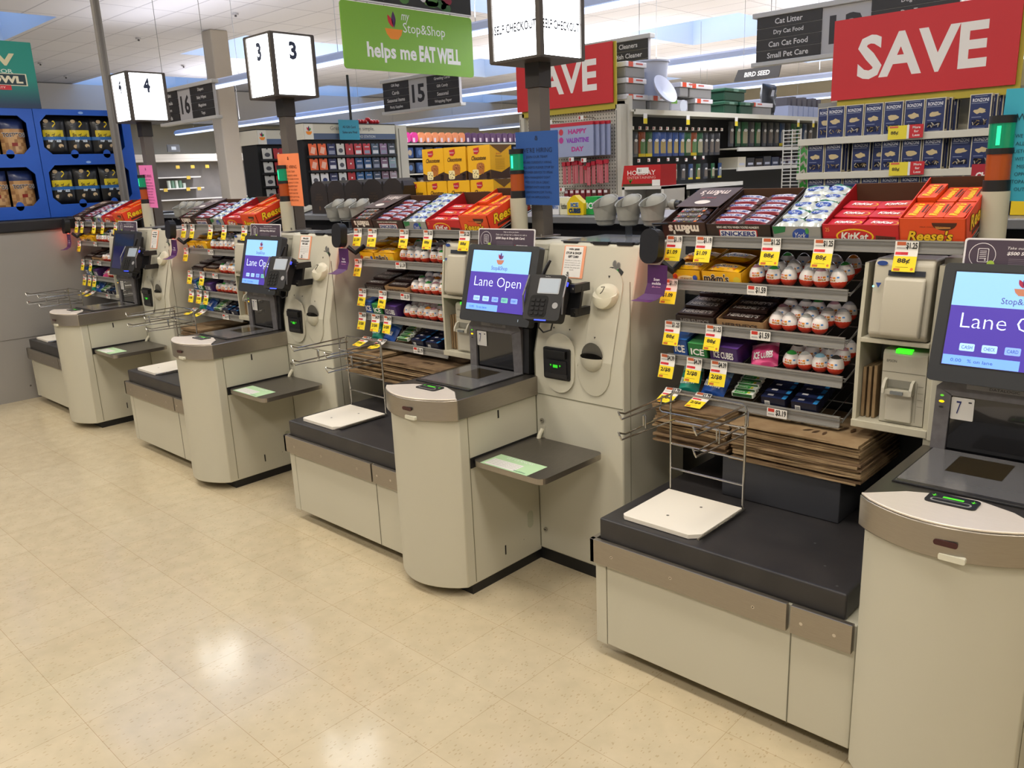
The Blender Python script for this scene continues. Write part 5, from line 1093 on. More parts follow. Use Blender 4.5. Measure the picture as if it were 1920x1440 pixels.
# ------------------------------------------------------------------ pegboard end cap
def peg_mat():
    ma, nt, b, N = nodemat('pegboard'); L = nt.links.new
    tc = N('ShaderNodeTexCoord'); mp = N('ShaderNodeMapping'); mp.inputs['Scale'].default_value = (1, 0, 1)
    vo = N('ShaderNodeTexVoronoi'); vo.inputs['Scale'].default_value = 38; vo.inputs['Randomness'].default_value = 0
    cr = N('ShaderNodeValToRGB'); cr.color_ramp.elements[0].position = .18; cr.color_ramp.elements[1].position = .24; cr.color_ramp.elements[0].color = lin('#5a574f'); cr.color_ramp.elements[1].color = lin('#bdb9ae')
    L(tc.outputs['Object'], mp.inputs[0]); L(mp.outputs[0], vo.inputs['Vector']); L(vo.outputs['Distance'], cr.inputs[0]); L(cr.outputs[0], b.inputs['Base Color']); b.inputs['Roughness'].default_value = .7; return ma
PEG = peg_mat()
b = (-4.3, 5.3, 0); t = thing('pegboard_end_cap', 'pegboard end cap hung with red and pink party goods', 'shelf', b)
mb = MB(); mb.box(-4.72, -3.79, 5.26, 5.28, 0, 2.06, PEG); mb.build('pegboard', t, b)
for x in (-3.79, -4.76):
    mb = MB(); mb.box(x, x+.05, 5.22, 5.30, 0, 2.06, C('#c8c3b4', .5)); mb.rect((x+.01, 5.2195, 1.02), X, Z, .006, 2.0, '#55524a'); mb.build('upright', t, b)
rnd = random.Random(5)
def poly_bag(): pass
for k in range(4):   # clear bags of letter decorations
    x = -4.30+.015*k+(.0 if k else 0); y = 5.1+.03*k; mb = MB(); x0 = -4.37+.03*k
    mb.box(x0, x0+.46, y, y+.012, 1.70, 1.93, C('#9aa2c0', .3)); mb.box(x0, x0+.46, y-.002, y+.014, 1.925, 1.95, C('#c02838', .5))
    if k == 0:
        cs = ('#b83a8a', '#8a3ab0', '#c83a4a', '#3a9a5a', '#e08a3a')
        for j, s_ in enumerate(('HAPPY', 'VALENTINE', 'DAY')): mb.text(s_, (x0+.31, y, 1.885-.065*j), X, Z, (.18, .22, .12)[j], .036, cs[j % 2], bold=.05)
        for j in range(7): mb.ell((x0+.05+.05*(j % 3), y-.001, 1.885-.06*(j//3)), X, Z, .022, .024, cs[j % 5], 12)
    solo('decoration_pack', mb, 'clear pack of letter decorations, %s from front on the pegboard' % ORD[k], 'decoration pack', 'letter decoration packs on the pegboard', (x0+.23, y, 1.7), bevel=.002)
for k in range(11):   # red and white straw packs
    x = -4.22+.04*k; z = 1.49+rnd.uniform(-.01, .01); y = 5.12+.01*(k % 3); mb = MB(); ln = .14 if k != 5 else .1
    mb.box(x-.017, x+.017, y, y+.02, z+ln, z+ln+.03, C('#b01c30', .4))
    for j in range(5): mb.tube([(x-.014+.007*j, y+.01, z), (x-.014+.007*j, y+.01, z+ln)], .0032, C('#d8a0a4' if j % 2 else '#c03a48', .4), 5)
    solo('straw_pack', mb, 'red and pink straw pack, %s from left in the middle pegboard row' % ORD[k], 'straw pack', 'straw packs on the pegboard', (x, y, z))
for k in range(8):
    x = -4.2+.055*k; mb = MB(); z = 1.40; mb.box(x-.022, x+.022, 5.12, 5.15, z-.03, z+.05, C(rnd.choice(('#7a2028', '#8a3038', '#5a3028')), .4)); mb.rect((x, 5.1195, z+.035), X, Z, .03, .02, '#e0d8d8'); solo('party_pack', mb, 'dark red party pack, %s from left in the lower pegboard row' % ORD[k], 'party pack', 'party packs on the pegboard', (x, 5.12, z-.03), bevel=.002)
for k, (x, z) in enumerate([(-4.33, 1.975), (-4.02, 1.985), (-4.12, 1.685), (-4.0, 1.675), (-4.22, 1.46)]):
    mb = MB(); mb.tube([(x, 5.1, z), (x, 5.26, z)], .004, CHROME, 5); mb.slab((x, 5.095, z-.005), X, Z, .05, .03, .001, .001, PAPERW); mb.rect((x-.012, 5.0944, z-.005), X, Z, .016, .022, '#b8282c'); solo('peg_price_tag', mb, 'white and red tag on a peg hook, %s in view from top' % ORD[k], 'price tag', 'peg hook tags on the pegboard', (x, 5.1, z))

# ------------------------------------------------------------------ pet aisle gondola
b = (-4.2, 7.2, 0); t = thing('pet_aisle_gondola', 'long dark backed gondola of pet supplies behind the pegboard end cap', 'shelf', b); DK = C('#3e4046', .7)
mb = MB(); mb.box(-4.12, -4.07, 5.32, 9.8, 0, 2.02, DK); mb.build('back_panel', t, b)
mb = MB(); mb.box(-4.12, -3.72, 5.30, 5.34, 0, 2.12, C('#cbc6b8', .5)); mb.build('end_upright', t, b)
mb = MB(); mb.box(-4.1, -3.68, 5.32, 9.8, 2.005, 2.02, SHW); mb.box(-3.69, -3.675, 5.32, 9.8, 1.985, 2.022, SHW); mb.build('top_shelf', t, b)
for z, y0, d in ((1.735, 7.0, .34), (1.56, 7.0, .34), (1.44, 5.34, .42), (1.25, 5.34, .42)):
    y1 = 6.95 if z in (1.44,) else 9.8
    mb = MB(); mb.box(-4.08, -4.08+d, y0, y1, z-.012, z, SHW); mb.box(-4.08+d, -4.065+d, y0, y1, z-.03, z+.003, C('#d5d3cc', .4)); mb.build('shelf_board', t, b)
rnd = random.Random(11)
PK = []
for k, (c1, c2, c3) in enumerate([('#24406a', '#8a9098', '#c8b420'), ('#2a5a34', '#94886a', '#d0b818'), ('#2a4a8a', '#a08e5e', '#27407a'), ('#8a4020', '#5a7a50', '#c8b020'), ('#30343c', '#6a625c', '#3a3e48'), ('#1f5a3a', '#a09a80', '#204830')]):
    mb = MB(); w_, h = .085, .19
    mb.pillow(w_, h, .022, C(c1, .3), 6, 8, mfun=lambda u, v, s, c1=c1, c2=c2, c3=c3: C(c3, .35) if v < .12 else (C(c2, .3) if .12 <= v < .62 and .15 < u < .85 else C(c1, .3)), wob=.4)
    mb.ell((0, .03, .0225), X, Y, .024, .012, '#d8d8d8', 10)
    PK.append(mb.build('treat_pack', smooth=True))
MX = Matrix(((0, 0, 1), (1, 0, 0), (0, 1, 0))).to_euler()   # local x -> world y, local y -> world z, local z -> world x
def pk(i, y, z, lab, grp, s=1., x=-3.86):
    o = inst(PK[i], (x, y, z), (MX.x, MX.y, MX.z+rnd.uniform(-.12, .12)), lab, 'pet treats', grp); o.scale = (s*1.1, s, s); return o
seq = [0, 1, 4, 3, 1, 2, 2, 2, 2, 2, 5, 3, 5, 4, 4, 4]
for k in range(16): pk(seq[k], 5.36+.098*k, 1.775, 'hanging pet treat pack, %s from left in the upper hook row' % ORD[k], 'treat packs in the upper hook row')
for k in range(16):
    y = 5.36+.098*k; mb = MB(); mb.slab((-3.80, y, 1.895), Y, Z, .038, .026, .001, .001, PAPERW); mb.rect((-3.7995, y-.009, 1.897), Y, Z, .012, .015, '#b8283a'); mb.tube([(-4.07, y, 1.88), (-3.80, y, 1.885)], .003, CHROME, 4)
    solo('peg_price_tag', mb, 'white price tag, %s from left over the upper pet treat row' % ORD[k], 'price tag', 'tags over the upper pet treat row', (-3.8, y, 1.88))
for k in range(13): pk((4, 5, 4, 0, 4, 3, 5, 4, 0, 1, 4, 5, 0)[k], 5.4+.125*k, 1.545, 'hanging pet treat pack, %s from left in the lower hook row' % ORD[k], 'treat packs in the lower hook row', .68)
for k in range(9):
    y = 5.4+.14*k; mb = MB(); mb.slab((-3.80, y, 1.648+rnd.uniform(-.008, .012)), Y, Z, .036, .026, .001, .001, PAPERW); mb.rect((-3.7995, y-.009, 1.65), Y, Z, .012, .014, '#b8283a'); solo('peg_price_tag', mb, 'white price tag, %s from left over the lower pet treat row' % ORD[k], 'price tag', 'tags over the lower pet treat row', (-3.8, y, 1.64))
for k in range(14): pk(rnd.choice((4, 4, 5, 0)), 7.08+.13*k, 1.86, 'dark pet toy pack, %s from left right of the treat rows' % ORD[k], 'dark pet toy packs', 1.15)
for k in range(10): pk(rnd.choice((4, 0, 4)), 5.5+.17*k, 1.31, 'dark pet food pouch, %s from left on the low shelf' % ORD[k], 'dark pet food pouches on the low shelf', .8)
for k in range(9):
    c = ('#c8c2b0', '#26282f', '#2a2018', '#30333c', '#2b3550', '#303038', '#3a2a40', '#2c2c34', '#26304a')[k]; mb = MB(); y = 7.1+.17*k; mb.box(-3.98, -3.78, y, y+.15, 1.561, 1.655-.01*(k % 3), C(c, .5)); mb.rect((-3.7794, y+.075, 1.59), Y, Z, .1, .02, '#b8bccb')
    solo('pet_food_box', mb, 'small pet food box, %s from left on the middle pet shelf' % ORD[k], 'box', 'boxes on the middle pet shelf', (-3.88, y+.07, 1.561), bevel=.002)
for p in PK: bpy.data.objects.remove(p)
for k, (y, z) in enumerate([(5.44, 1.955), (6.05, 1.955), (6.85, 1.955), (8.1, 1.96), (8.45, 1.96), (8.7, 1.96)]):
    mb = MB(); mb.slab((-3.672, y, z), Y, Z, .05, .075, .001, .001, PAPERW); mb.rect((-3.6715, y, z-.018), Y, Z, .05, .038, '#e8d020'); solo('shelf_price_tag', mb, 'long yellow and white tag, %s from left on the top pet shelf edge' % ORD[k], 'price tag', 'tags on the top pet shelf edge', (-3.672, y, z))
# goods on the top shelf
def lidbox(y, z, lab, w_=.27, x=-3.9):
    mb = MB(); mb.box(x-.13, x+.15, y, y+w_, z, z+.075, C('#8c8a88', .25)); mb.build; mb2 = MB()
    t = thing('storage_box', lab, 'box', (x, y+w_/2, z), 'clear boxes with white lids on the top shelf'); mb.build('clear_tub', t, (x, y+w_/2, z), bevel=.01)
    mb2.box(x-.14, x+.16, y-.008, y+w_+.008, z+.075, z+.112, C('#d9d6d8', .4)); mb2.rect((x+.1605, y+.05, z+.093), Y, Z, .06, .036, '#d04a28'); mb2.rect((x+.1608, y+.16, z+.098), Y, Z, .09, .012, '#c05a50'); mb2.build('lid', t, (x, y+w_/2, z), bevel=.004)
i_ = 0
for y, z, w_ in ((5.30, 2.022, .27), (5.30, 2.137, .25), (5.30, 2.252, .25), (5.63, 2.022, .27), (6.28, 2.022, .27), (6.2, 2.137, .35), (6.05, 2.14, .13), (7.25, 2.022, .42)):
    lidbox(y, z, 'clear storage box with white and red lid, %s along the top pet shelf' % ORD[i_], w_); i_ += 1
mb = MB(); mb.box(-4.0, -3.76, 5.93, 6.2, 2.021, 2.12, C('#a9a8b0', .3)); mb.ell((-3.759, 6.12, 2.07), Y, Z, .055, .05, C('#c8ccd6', .3)); mb.rect((-3.7592, 5.98, 2.1), Y, Z, .09, .03, '#6a9a3a'); solo('litter_pack', mb, 'clear round windowed pack between the storage boxes', 'pack', None, (-3.9, 6.05, 2.021), bevel=.02)
def bucket(y, z, r_, h, c, lab, x=-4.0, rimr=1.08, name='bucket', lug=True):
    t = thing(name, lab, 'bucket' if name == 'bucket' else 'bin', (x, y, z)); mb = MB(); mb.lathe([(.001, 0), (r_*.8, 0), (r_, h), (r_*rimr, h), (r_*rimr, h+.012), (r_*.96, h+.012), (r_*.76, .01), (.001, .01)], (x, y, z), C(c, .4), 24); mb.build('body', t, (x, y, z), smooth=True)
    if lug: mb = MB(); mb.slab((x+r_*.95, y-.03, z+h*.6), Y, Z, .05, .07, .002, .002, C('#3a3038', .5)); mb.build('sticker', t, (x, y, z)); mb = MB(); mb.tube([(x, y+r_, z+h), (x, y+r_*1.35, z+h+.01), (x, y+r_*1.3, z+h*.55), (x, y+r_*.95, z+h*.5)], .012, C('#8a8c98', .4), 8); mb.build('handle', t, (x, y, z), smooth=True)
bucket(5.80, 2.022, .15, .37, '#b7bccd', 'tall pale plastic laundry bucket with handle on the top shelf', -3.88)
mb = MB(); mb.lathe([(.001, .0), (.15, .03), (.17, .05), (.17, .055), (.001, .02)], (0, 0, 0), C('#c6cadd', .4), 24); o = mb.build('round_lid', smooth=True); o.location = (-3.70, 5.69, 2.15); o.scale = (.72, .72, 1); o.rotation_euler = (.2, R(58), .2); tag(o, 'pale round plastic lid leaning below the laundry bucket', 'lid')
for k, y in enumerate((6.35, 6.62, 6.9, 7.2)): bucket(y, 2.022, .12, .27-.03*(k == 3), '#a9b4d2', 'pale blue plastic bin, %s from left behind the top boxes' % ORD[k], -4.25, name='bin', lug=False)
for k, (y, z, w_) in enumerate(((6.72, 2.022, .22), (6.72, 2.13, .36), (7.0, 2.022, .24))):
    mb = MB(); mb.box(-4.02, -3.72, y, y+w_, z, z+.075, C('#1e4230', .35)); mb.box(-4.03, -3.71, y-.01, y+w_+.01, z+.075, z+.105, C('#24503a', .35)); mb.rect((-3.7088, y+w_/2, z+.088), Y, Z, .09, .02, '#6a8a78'); solo('green_crate', mb, 'dark green lidded crate, %s on the top pet shelf' % ('left', 'upper', 'right')[k], 'crate', None, (-3.87, y+w_/2, z), bevel=.008)
mb = MB(); mb.pillow(.26, .34, .1, C('#23262c', .35), 8, 10, mfun=lambda u, v, s: C('#c8a83a', .4) if .3 < v < .36 else (C('#b9bcc4', .3) if .5 < v < .8 and .3 < u < .6 else C('#23262c', .35)), wob=.6); o = mb.build('pet_litter_bag', smooth=True); o.rotation_euler = MX; o.location = (-3.9, 7.8, 2.18); o.scale = (1, .85, 1); tag(o, 'black and silver bag on the top pet shelf right of the boxes', 'bag')
for k in range(7):
    y = 8.05+.12*k; mb = MB(); mb.box(-4.0, -3.76, y, y+.1, 2.022, 2.13, C('#a8b0cc', .5)); mb.box(-3.98, -3.78, y+.01, y+.09, 2.13, 2.21+.01*(k % 2), C('#5f5c62', .6)); solo('liner_pack', mb, 'grey liner pack in a pale tray, %s from left at far shelf end' % ORD[k], 'pack', 'grey liner packs on the top shelf', (-3.88, y+.05, 2.022), bevel=.003)
mb = MB(); mb.box(-4.6, -4.15, 5.34, 9.8, 0, 1.95, C('#b8b3a4', .6)); solo('gondola_core', mb, 'cream gondola body behind the pegboard end cap', 'shelf', None, (-4.4, 7.5, 0))

# ------------------------------------------------------------------ aisle signs
def aisle(num, x0, x1, y, z0, z1, left, right, lab, ncol=(.36, .24, .40)):
    b = ((x0+x1)/2, y, z1); t = thing('aisle_sign', lab, 'sign', b); W_ = x1-x0; H_ = z1-z0
    mb = MB(); mb.box(x0, x1, y, y+.03, z0, z1, C('#b1aeae', .5)); mb.build('board', t, b)
    mb = MB(); mb.box(x0-.03, x1+.03, y-.02, y+.05, z1, z1+.035, C('#bdbab6', .4)); mb.box(x0-.03, x1+.03, y-.02, y+.05, z0-.03, z0, C('#bdbab6', .4)); mb.build('rail', t, b, bevel=.004)
    for s_, (a, c) in zip((left, right), ((x0, x0+W_*ncol[0]), (x1-W_*ncol[2], x1))):
        n = len(s_)
        for k, w_ in enumerate(s_):
            mb = MB(); zz = z1-H_*(k+.5)/n; mb.box(a+.004, c-.004, y-.008, y, zz-H_/n/2+.003, zz+H_/n/2-.002, C('#2b2828', .5)); mb.text(w_, ((a+c)/2, y-.008, zz), X, Z, (c-a)*.86, H_/n*.5, '#d8d4d0', bold=.015, keep=True); mb.build('category_panel', t, b)
    mb = MB(); mb.text(str(num), (x0+W_*(ncol[0]+ncol[1]/2), y, (z0+z1)/2), X, Z, W_*ncol[1]*.7, H_*.62, '#2c2a2c', bold=.03); mb.build('aisle_number', t, b)
    for x in (x0+.1, x1-.1):
        mb = MB(); mb.tube([(x, y+.015, z1+.03), (x, y+.015, CZ)], .003, C('#8a8a8a'), 4); mb.build('hanging_wire', t, b)
aisle(13, -3.07, -1.70, 6.0, 2.315, 2.62, ['Cat Litter', 'Dry Cat Food', 'Can Cat Food', 'Small Pet Care'], ['Dog Food', 'Dog Toys', 'Dog Treats', 'Bird Food'], 'hanging aisle 13 sign above the bird seed sign')
aisle(15, -7.48, -6.27, 6.0, 2.305, 2.60, ['Gift Bags', 'Cards', 'Seasonal Items', 'Party Supplies'], ['Greeting Cards', 'Gift Candy', 'Seasonal', 'Wrapping Paper'], 'hanging aisle 15 sign below the green banner')
aisle(16, -8.6, -7.49, 4.0, 2.235, 2.52, ['Bottles', 'Formula', 'Wipes', 'Pads'], ['Diapers', 'Baby Wipes', 'Magazines', 'Toys'], 'hanging aisle 16 sign behind the light box numbered 4')
aisle(14, -5.0, -4.02, 6.0, 2.385, 2.615, ['Paper', 'Foil', 'Bags'], ['Cleaners', 'Dish Cleaner', 'Lightbulbs'], 'dark hanging sign listing cleaners right of the red SAVE sign')
mb = MB(); mb.prism([(-3.79, 2.30), (-3.37, 2.30), (-3.35, 2.395), (-3.75, 2.395)], 'y', 7.0, 7.012, C('#3a3735', .5)); mb.text('BIRD SEED', (-3.57, 6.9995, 2.348), X, Z, .24, .04, '#d8d4cc', bold=.03, shear=.2)
for x in (-3.7, -3.42): mb.tube([(x, 7.005, 2.395), (x, 7.005, 2.7), (x, 7.005, CZ)], .002, C('#8a8a8a'), 4)
solo('bird_seed_sign', mb, 'small dark slanted BIRD SEED sign under the aisle 13 sign', 'sign', None, (-3.57, 7, 2.3))
# green banner (faces +x)
b = (-5.6, 4.85, 2.45); t = thing('hanging_banner', 'green hanging banner reading helps me EAT WELL', 'sign', b); xb = -5.6
mb = MB(); mb.slab((xb, 4.84, 2.70), Y, Z, 1.42, .50, .03, .012, C('#7fb234', .5)); mb.build('green_board', t, b)
mb = MB(); mb.slab((xb, 4.84, 3.15), Y, Z, 1.42, .38, .01, .012, C('#2a2a24', .6))
rnd = random.Random(4)
for _ in range(16): mb.ell((xb+.001, 4.84+rnd.uniform(-.6, .6), 3.0+rnd.uniform(0, .12)), Y, Z, rnd.uniform(.04, .1), rnd.uniform(.02, .05), rnd.choice(('#4a7a30', '#5f8a3a', '#35602a', '#8a1f30', '#e0dcd4')), 10)
mb.rect((xb+.0015, 4.84, 2.967), Y, Z, 1.42, .012, '#e8e6e0'); mb.build('photo_board', t, b)
mb = MB(); WT = C('#f0efe8', .5); logo(mb, (xb, 4.65, 2.795), Y, Z, .22, ('#c8202c', '#4b2255', '#7fb234', '#ef8d22')); 
mb.text('my', (xb, 4.78, 2.87), Y, Z, .09, .07, WT, shear=.3); mb.text('Stop&Shop', (xb, 4.985, 2.79), Y, Z, .47, .1, WT, bold=.0); mb.text('helps me', (xb, 4.62, 2.59), Y, Z, .52, .15, WT, bold=.03); mb.text('EAT WELL', (xb, 5.15, 2.61), Y, Z, .48, .13, WT, bold=.05); mb.build('lettering', t, b)
mb = MB()
for y in (4.4, 5.3): mb.tube([(xb-.006, y, 2.9), (xb-.006, y, CZ)], .003, C('#8a8a8a'), 4)
mb.build('hanging_wire', t, b)

# ------------------------------------------------------------------ gift card racks (face +x)
GC_COL = [['#e8622c', '#e8622c', '#232a58', '#c8c6c0', '#a8242c', '#b8242e', '#b8242e', '#46586c', '#8a6f8e', '#3c4450'], ['#e8622c', '#e8622c', '#1f2450', '#cfcdc8', '#a8242c', '#204a78', '#204a78', '#3a4458', '#7a5f74', '#8aa0a8'], ['#d8d6d4', '#d8d6d4', '#232a50', '#c8c8c6', '#a8242c', '#2a5a8a', '#2a5a8a', '#3c4a60', '#7a6070', '#9a8a94'], ['#c8a090', '#d8d6d4', '#2a3050', '#b8b8b6', '#8a2430', '#2a5a8a', '#c8a030', '#3c4a60', '#60507a', '#4a8a60'], ['#c8c6c4', '#9ab0c0', '#c86a3a', '#b8b8b6', '#8a2430', '#2a5a3a', '#2a5a8a', '#3c4a60', '#60507a', '#4a6a90']]
def card_rack(x, y0, y1, ztop, cols, lab, rl, words, band, off=0):
    b = (x-.15, (y0+y1)/2, 0); t = thing('gift_card_rack', lab, 'rack', b)
    mb = MB(); mb.box(x-.3, x-.02, y0-.02, y1+.02, 0, ztop-.13, C('#17181b', .6)); mb.build('back_panel', t, b)
    mb = MB(); mb.box(x-.3, x+.02, y0-.03, y1, ztop-.13, ztop, C('#c9c5b8', .5)); mb.rect((x+.0206, (y0+y1)/2, ztop-.105), Y, Z, y1-y0-.0, .05, band); mb.rect((x+.021, y0+.02, ztop-.065), Y, Z, .09, .13, '#dedbd2'); logo(mb, (x+.0215, y0+.02, ztop-.06), Y, Z, .075, off=.001)
    mb.text(words[0], (x+.021, (y0+y1)/2, ztop-.04), Y, Z, (y1-y0)*.5, .045, '#6a6a6c'); mb.text(words[1], (x+.0212, (y0+y1)/2+.1, ztop-.105), Y, Z, (y1-y0)*.3, .022, '#c8ccd4'); mb.box(x-.3, x+.024, y0-.03, y1, ztop, ztop+.008, BLACK); mb.build('header', t, b)
    n = cols; pit = (y1-y0)/n
    for r_ in range(5):
        z = ztop-.165-.125*r_
        mb = MB(); mb.box(x-.02, x+.03, y0, y1, z-.118, z-.098, C('#17181b', .5)); mb.build('pocket_rail', t, b)
        for k in range(n):
            c = GC_COL[r_][(k+off) % 10]; y = y0+pit*(k+.5); mb = MB(); h = .098; w_ = pit*.84
            mb.slab((x+.012, y, z-.05), Y, Vector((-.06, 0, 1)).normalized(), w_, h, .004, .003, C(c, .45)); mb.rect((x+.0158, y, z-.006), Y, Z, .016, .010, '#17181b')
            lt = sum(lin(c)[:3]) > 1.1
            if c == '#e8622c': mb.poly((x+.0145, y, z-.055), Y, Z, [(-.03, -.022), (.012, -.035), (.03, .018), (-.012, .03)], '#f0b8a0')
            elif c in ('#a8242c',): mb.poly((x+.0145, y, z-.05), Y, Z, [(.012*cos(pi/2+i*pi/5)*(1 if i % 2 == 0 else .45), .012*sin(pi/2+i*pi/5)*(1 if i % 2 == 0 else .45)) for i in range(10)], WHT)
            elif lt: mb.ell((x+.0145, y, z-.06), Y, Z, w_*.3, .02, ('#4a4a52', '#2c3a6a', '#5a7a5a')[k % 3], 10)
            else: mb.rect((x+.0145, y, z-.075), Y, Z, w_*.75, .03, '#d0d0d4' if (k+r_) % 2 else '#8a90a4'); mb.rect((x+.0146, y, z-.03), Y, Z, w_*.6, .008, '#c0c0c8')
            solo('gift_card', mb, '%s gift card, %s from left in %s row of %s' % ({'#e8622c': 'orange', '#a8242c': 'red', '#b8242e': 'red'}.get(c, 'pale' if lt else 'dark'), ORD[k], ORD[r_], rl), 'gift card', 'gift cards on %s' % rl, (x+.012, y, z-.1))
card_rack(-6.3, 4.17, 5.14, 2.08, 10, 'black gift card rack with wide cream header and teal notice', 'the wide rack', ('Great gifts made simple.', 'GIFT CARD STATION'), '#4a5a78')
card_rack(-7.2, 4.25, 5.09, 2.085, 7, 'second gift card rack with cream header, left behind the orange poster', 'the left rack', ('Great gifts made simple.', 'EVERYTHING GOING ON'), '#4f6184', 3)
mb = MB(); mb.box(-6.6, -6.3, 5.17, 5.30, 0, 2.08, C('#bdb9ac', .6)); mb.rect((-6.2994, 5.2, 1.1), Y, Z, .012, 1.9, '#6a675e'); solo('gondola_upright', mb, 'cream slotted gondola end panel right of the gift card rack', 'panel', None, (-6.45, 5.23, 0))
mb = MB(); mb.slab((-6.25, 4.595, 2.03), Y, Z, .22, .17, .001, .001, C('#2a8fae', .5)); mb.text('All Gift Card', (-6.25, 4.595, 2.055), Y, Z, .14, .022, '#173a4a', bold=.02); mb.text('Sales are Final', (-6.25, 4.6, 2.01), Y, Z, .16, .022, '#173a4a', bold=.02); solo('notice', mb, 'teal paper notice on the gift card rack header', 'notice', None, (-6.25, 4.595, 1.95))
mb = MB()
for k in range(6): mb.ell((0, 0, 0), X, Y, .001, .001, RED, 4)
mb = MB(); rnd = random.Random(9)
for k in range(7): mb.lathe([(.0001, -.02), (.02, -.014), (.026, 0), (.02, .014), (.0001, .02)], (-6.35, 4.78+.035*k, 2.11+(.02 if k == 3 else 0)), C('#b01c28', .4), 10)
solo('red_bow', mb, 'red bow decoration lying on the gift card rack header', 'bow', None, (-6.35, 4.9, 2.09), smooth=True)
mb = MB(); mb.tube([(-6.3, 4.66, 2.09), (-6.3, 4.66, 2.5)], .012, BLACK, 8); solo('black_pole', mb, 'thin black pole rising above the gift card rack', 'pole', None, (-6.3, 4.66, 2.09))

# ------------------------------------------------------------------ aisle fifteen gondola (seasonal goods)
b = (-8.2, 7.8, 0); t = thing('seasonal_gondola', 'gondola of hanging seasonal goods behind the yellow cake boxes', 'shelf', b)
mb = MB(); mb.box(-8.35, -8.3, 6.6, 11, 0, 2.12, C('#2a2c34', .7)); mb.build('back_panel', t, b)
mb = MB(); mb.box(-8.35, -8.0, 6.56, 6.62, 0, 2.15, C('#bdb9ac', .6)); mb.build('end_upright', t, b)
for z in (2.0, 1.82, 1.64, 1.46): mb = MB(); mb.box(-8.3, -8.0, 6.62, 11, z-.015, z, SHW); mb.build('shelf_board', t, b)
rnd = random.Random(21)
for k in range(20):
    y = 6.72+.115*k; c = '#d0308a' if k < 2 else ('#e08a5a' if k < 9 else '#52295a'); mb = MB(); mb.slab((-7.98, y, 2.07), Y, Z, .1, .12, .04, .03, C(c, .5)); mb.rect((-7.979, y-.015, 2.04), Y, Z, .035, .05, '#d8c8d4')
    solo('hanging_headband', mb, '%s hanging toy pack, %s from left above the cake boxes' % ('pink' if k < 2 else ('orange' if k < 9 else 'purple'), ORD[k]), 'toy pack', 'hanging toy packs in the seasonal aisle', (-7.98, y, 2.0))
for r_ in range(3):
    for k in range(14):
        y = 6.75+.16*k; z = 1.83-.18*r_; mb = MB(); c = rnd.choice(('#23252e', '#1e3a6a', '#2a2c34', '#27406a', '#3a3430')); mb.slab((-7.99, y, z+.06), Y, Z, .11, .12, .01, .03, C(c, .4)); mb.ell((-7.989, y, z+.06), Y, Z, .03, .035, rnd.choice(('#8a7a64', '#a09078', '#4a6a9a')), 12)
        solo('hanging_pack', mb, 'dark hanging pack, %s from left in %s row of the seasonal gondola' % (ORD[k], ORD[r_]), 'hanging pack', 'dark packs in the seasonal gondola', (-7.99, y, z))

# ------------------------------------------------------------------ far left: empty shelf run, column, posts
b = (-21.2, 10, 0); t = thing('wall_shelving', 'long half empty grey shelf run along the left wall', 'shelf', b)
mb = MB(); mb.box(-21.6, -21.5, 3, 17, 0, 2.3, noisy('shelf_back', '#77726e', '#7f7a76', 3, .7)); mb.build('back_panel', t, b)
mb = MB(); mb.box(-21.5, -21.0, 3, 17, 2.235, 2.42, C('#c6bfb4', .6)); mb.rect((-20.999, 10, 2.30), Y, Z, 14, .006, '#9a948a'); mb.build('valance', t, b)
for z, ya, yb in ((1.86, 5, 10.6), (1.58, 5, 10.65), (1.3, 3, 17)): mb = MB(); mb.box(-21.5, -21.05, ya, yb, z-.03, z, C('#d0ccc6', .5)); mb.build('shelf_board', t, b)
for k in range(5): mb = MB(); mb.cyl((-21.2, 9.78+.1*k, 1.58), .045, .19 if k < 4 else .12, C(('#c8d0c4', '#6a8a74')[k % 2], .4), 14); solo('spray_can', mb, 'pale can, %s from left on the half empty shelf run' % ORD[k], 'can', 'cans on the far shelf run', (-21.2, 9.78+.1*k, 1.58), smooth=True)
for k, (y, z) in enumerate([(10.0, 2.1), (10.4, 2.1), (10.8, 2.1), (10.25, 1.83), (9.6, 1.54), (10.2, 1.54), (10.5, 1.54), (8.7, 1.54), (11.7, 2.09)]): mb = MB(); mb.slab((-21.03, y, z), Y, Z, .1, .08, .001, .001, C('#c8a83a', .6)); solo('shelf_price_tag', mb, 'yellow tag, %s on the far left shelf run' % ORD[k], 'price tag', 'yellow tags on the far shelf run', (-21.03, y, z))
mb = MB(); mb.slab((-20.95, 12.05, 1.72), Y, Z, .4, .42, .01, .02, C('#cfccd0', .5)); mb.ell((-20.949, 12.08, 1.72), Y, Z, .1, .12, '#5a3a3a'); solo('gift_bag', mb, 'white picture gift bag hanging beside the column', 'bag', None, (-20.95, 12.05, 1.5))
mb = MB(); mb.slab((-20.9, 9.9, 2.56), Y, Z, .32, .18, .005, .03, C('#4a4c50', .5)); mb.rect((-20.899, 9.9, 2.56), Y, Z, .12, .08, '#b8c0c8'); solo('small_sign', mb, 'small dark sign standing on the far shelf valance', 'sign', None, (-20.9, 9.9, 2.42))
mb = MB(); mb.box(-14.84, -14.5, 7.83, 8.17, 0, CZ, noisy('column_paint', '#b5ab9c', '#bbb1a2', 2, .7)); solo('column', mb, 'square cream structural column rising to the ceiling', 'column', None, (-14.7, 8, 0), bevel=.02)
mb = MB(); mb.box(-7.13, -7.08, 2.865, 2.915, 1.396, CZ, C('#85817c', .5, .2)); mb.box(-7.079, -7.077, 2.88, 2.90, 1.396, CZ, C('#6b6762', .5)); solo('ceiling_post', mb, 'slim grey square post in front of the blue chip display', 'post', None, (-7.1, 2.89, 1.396))
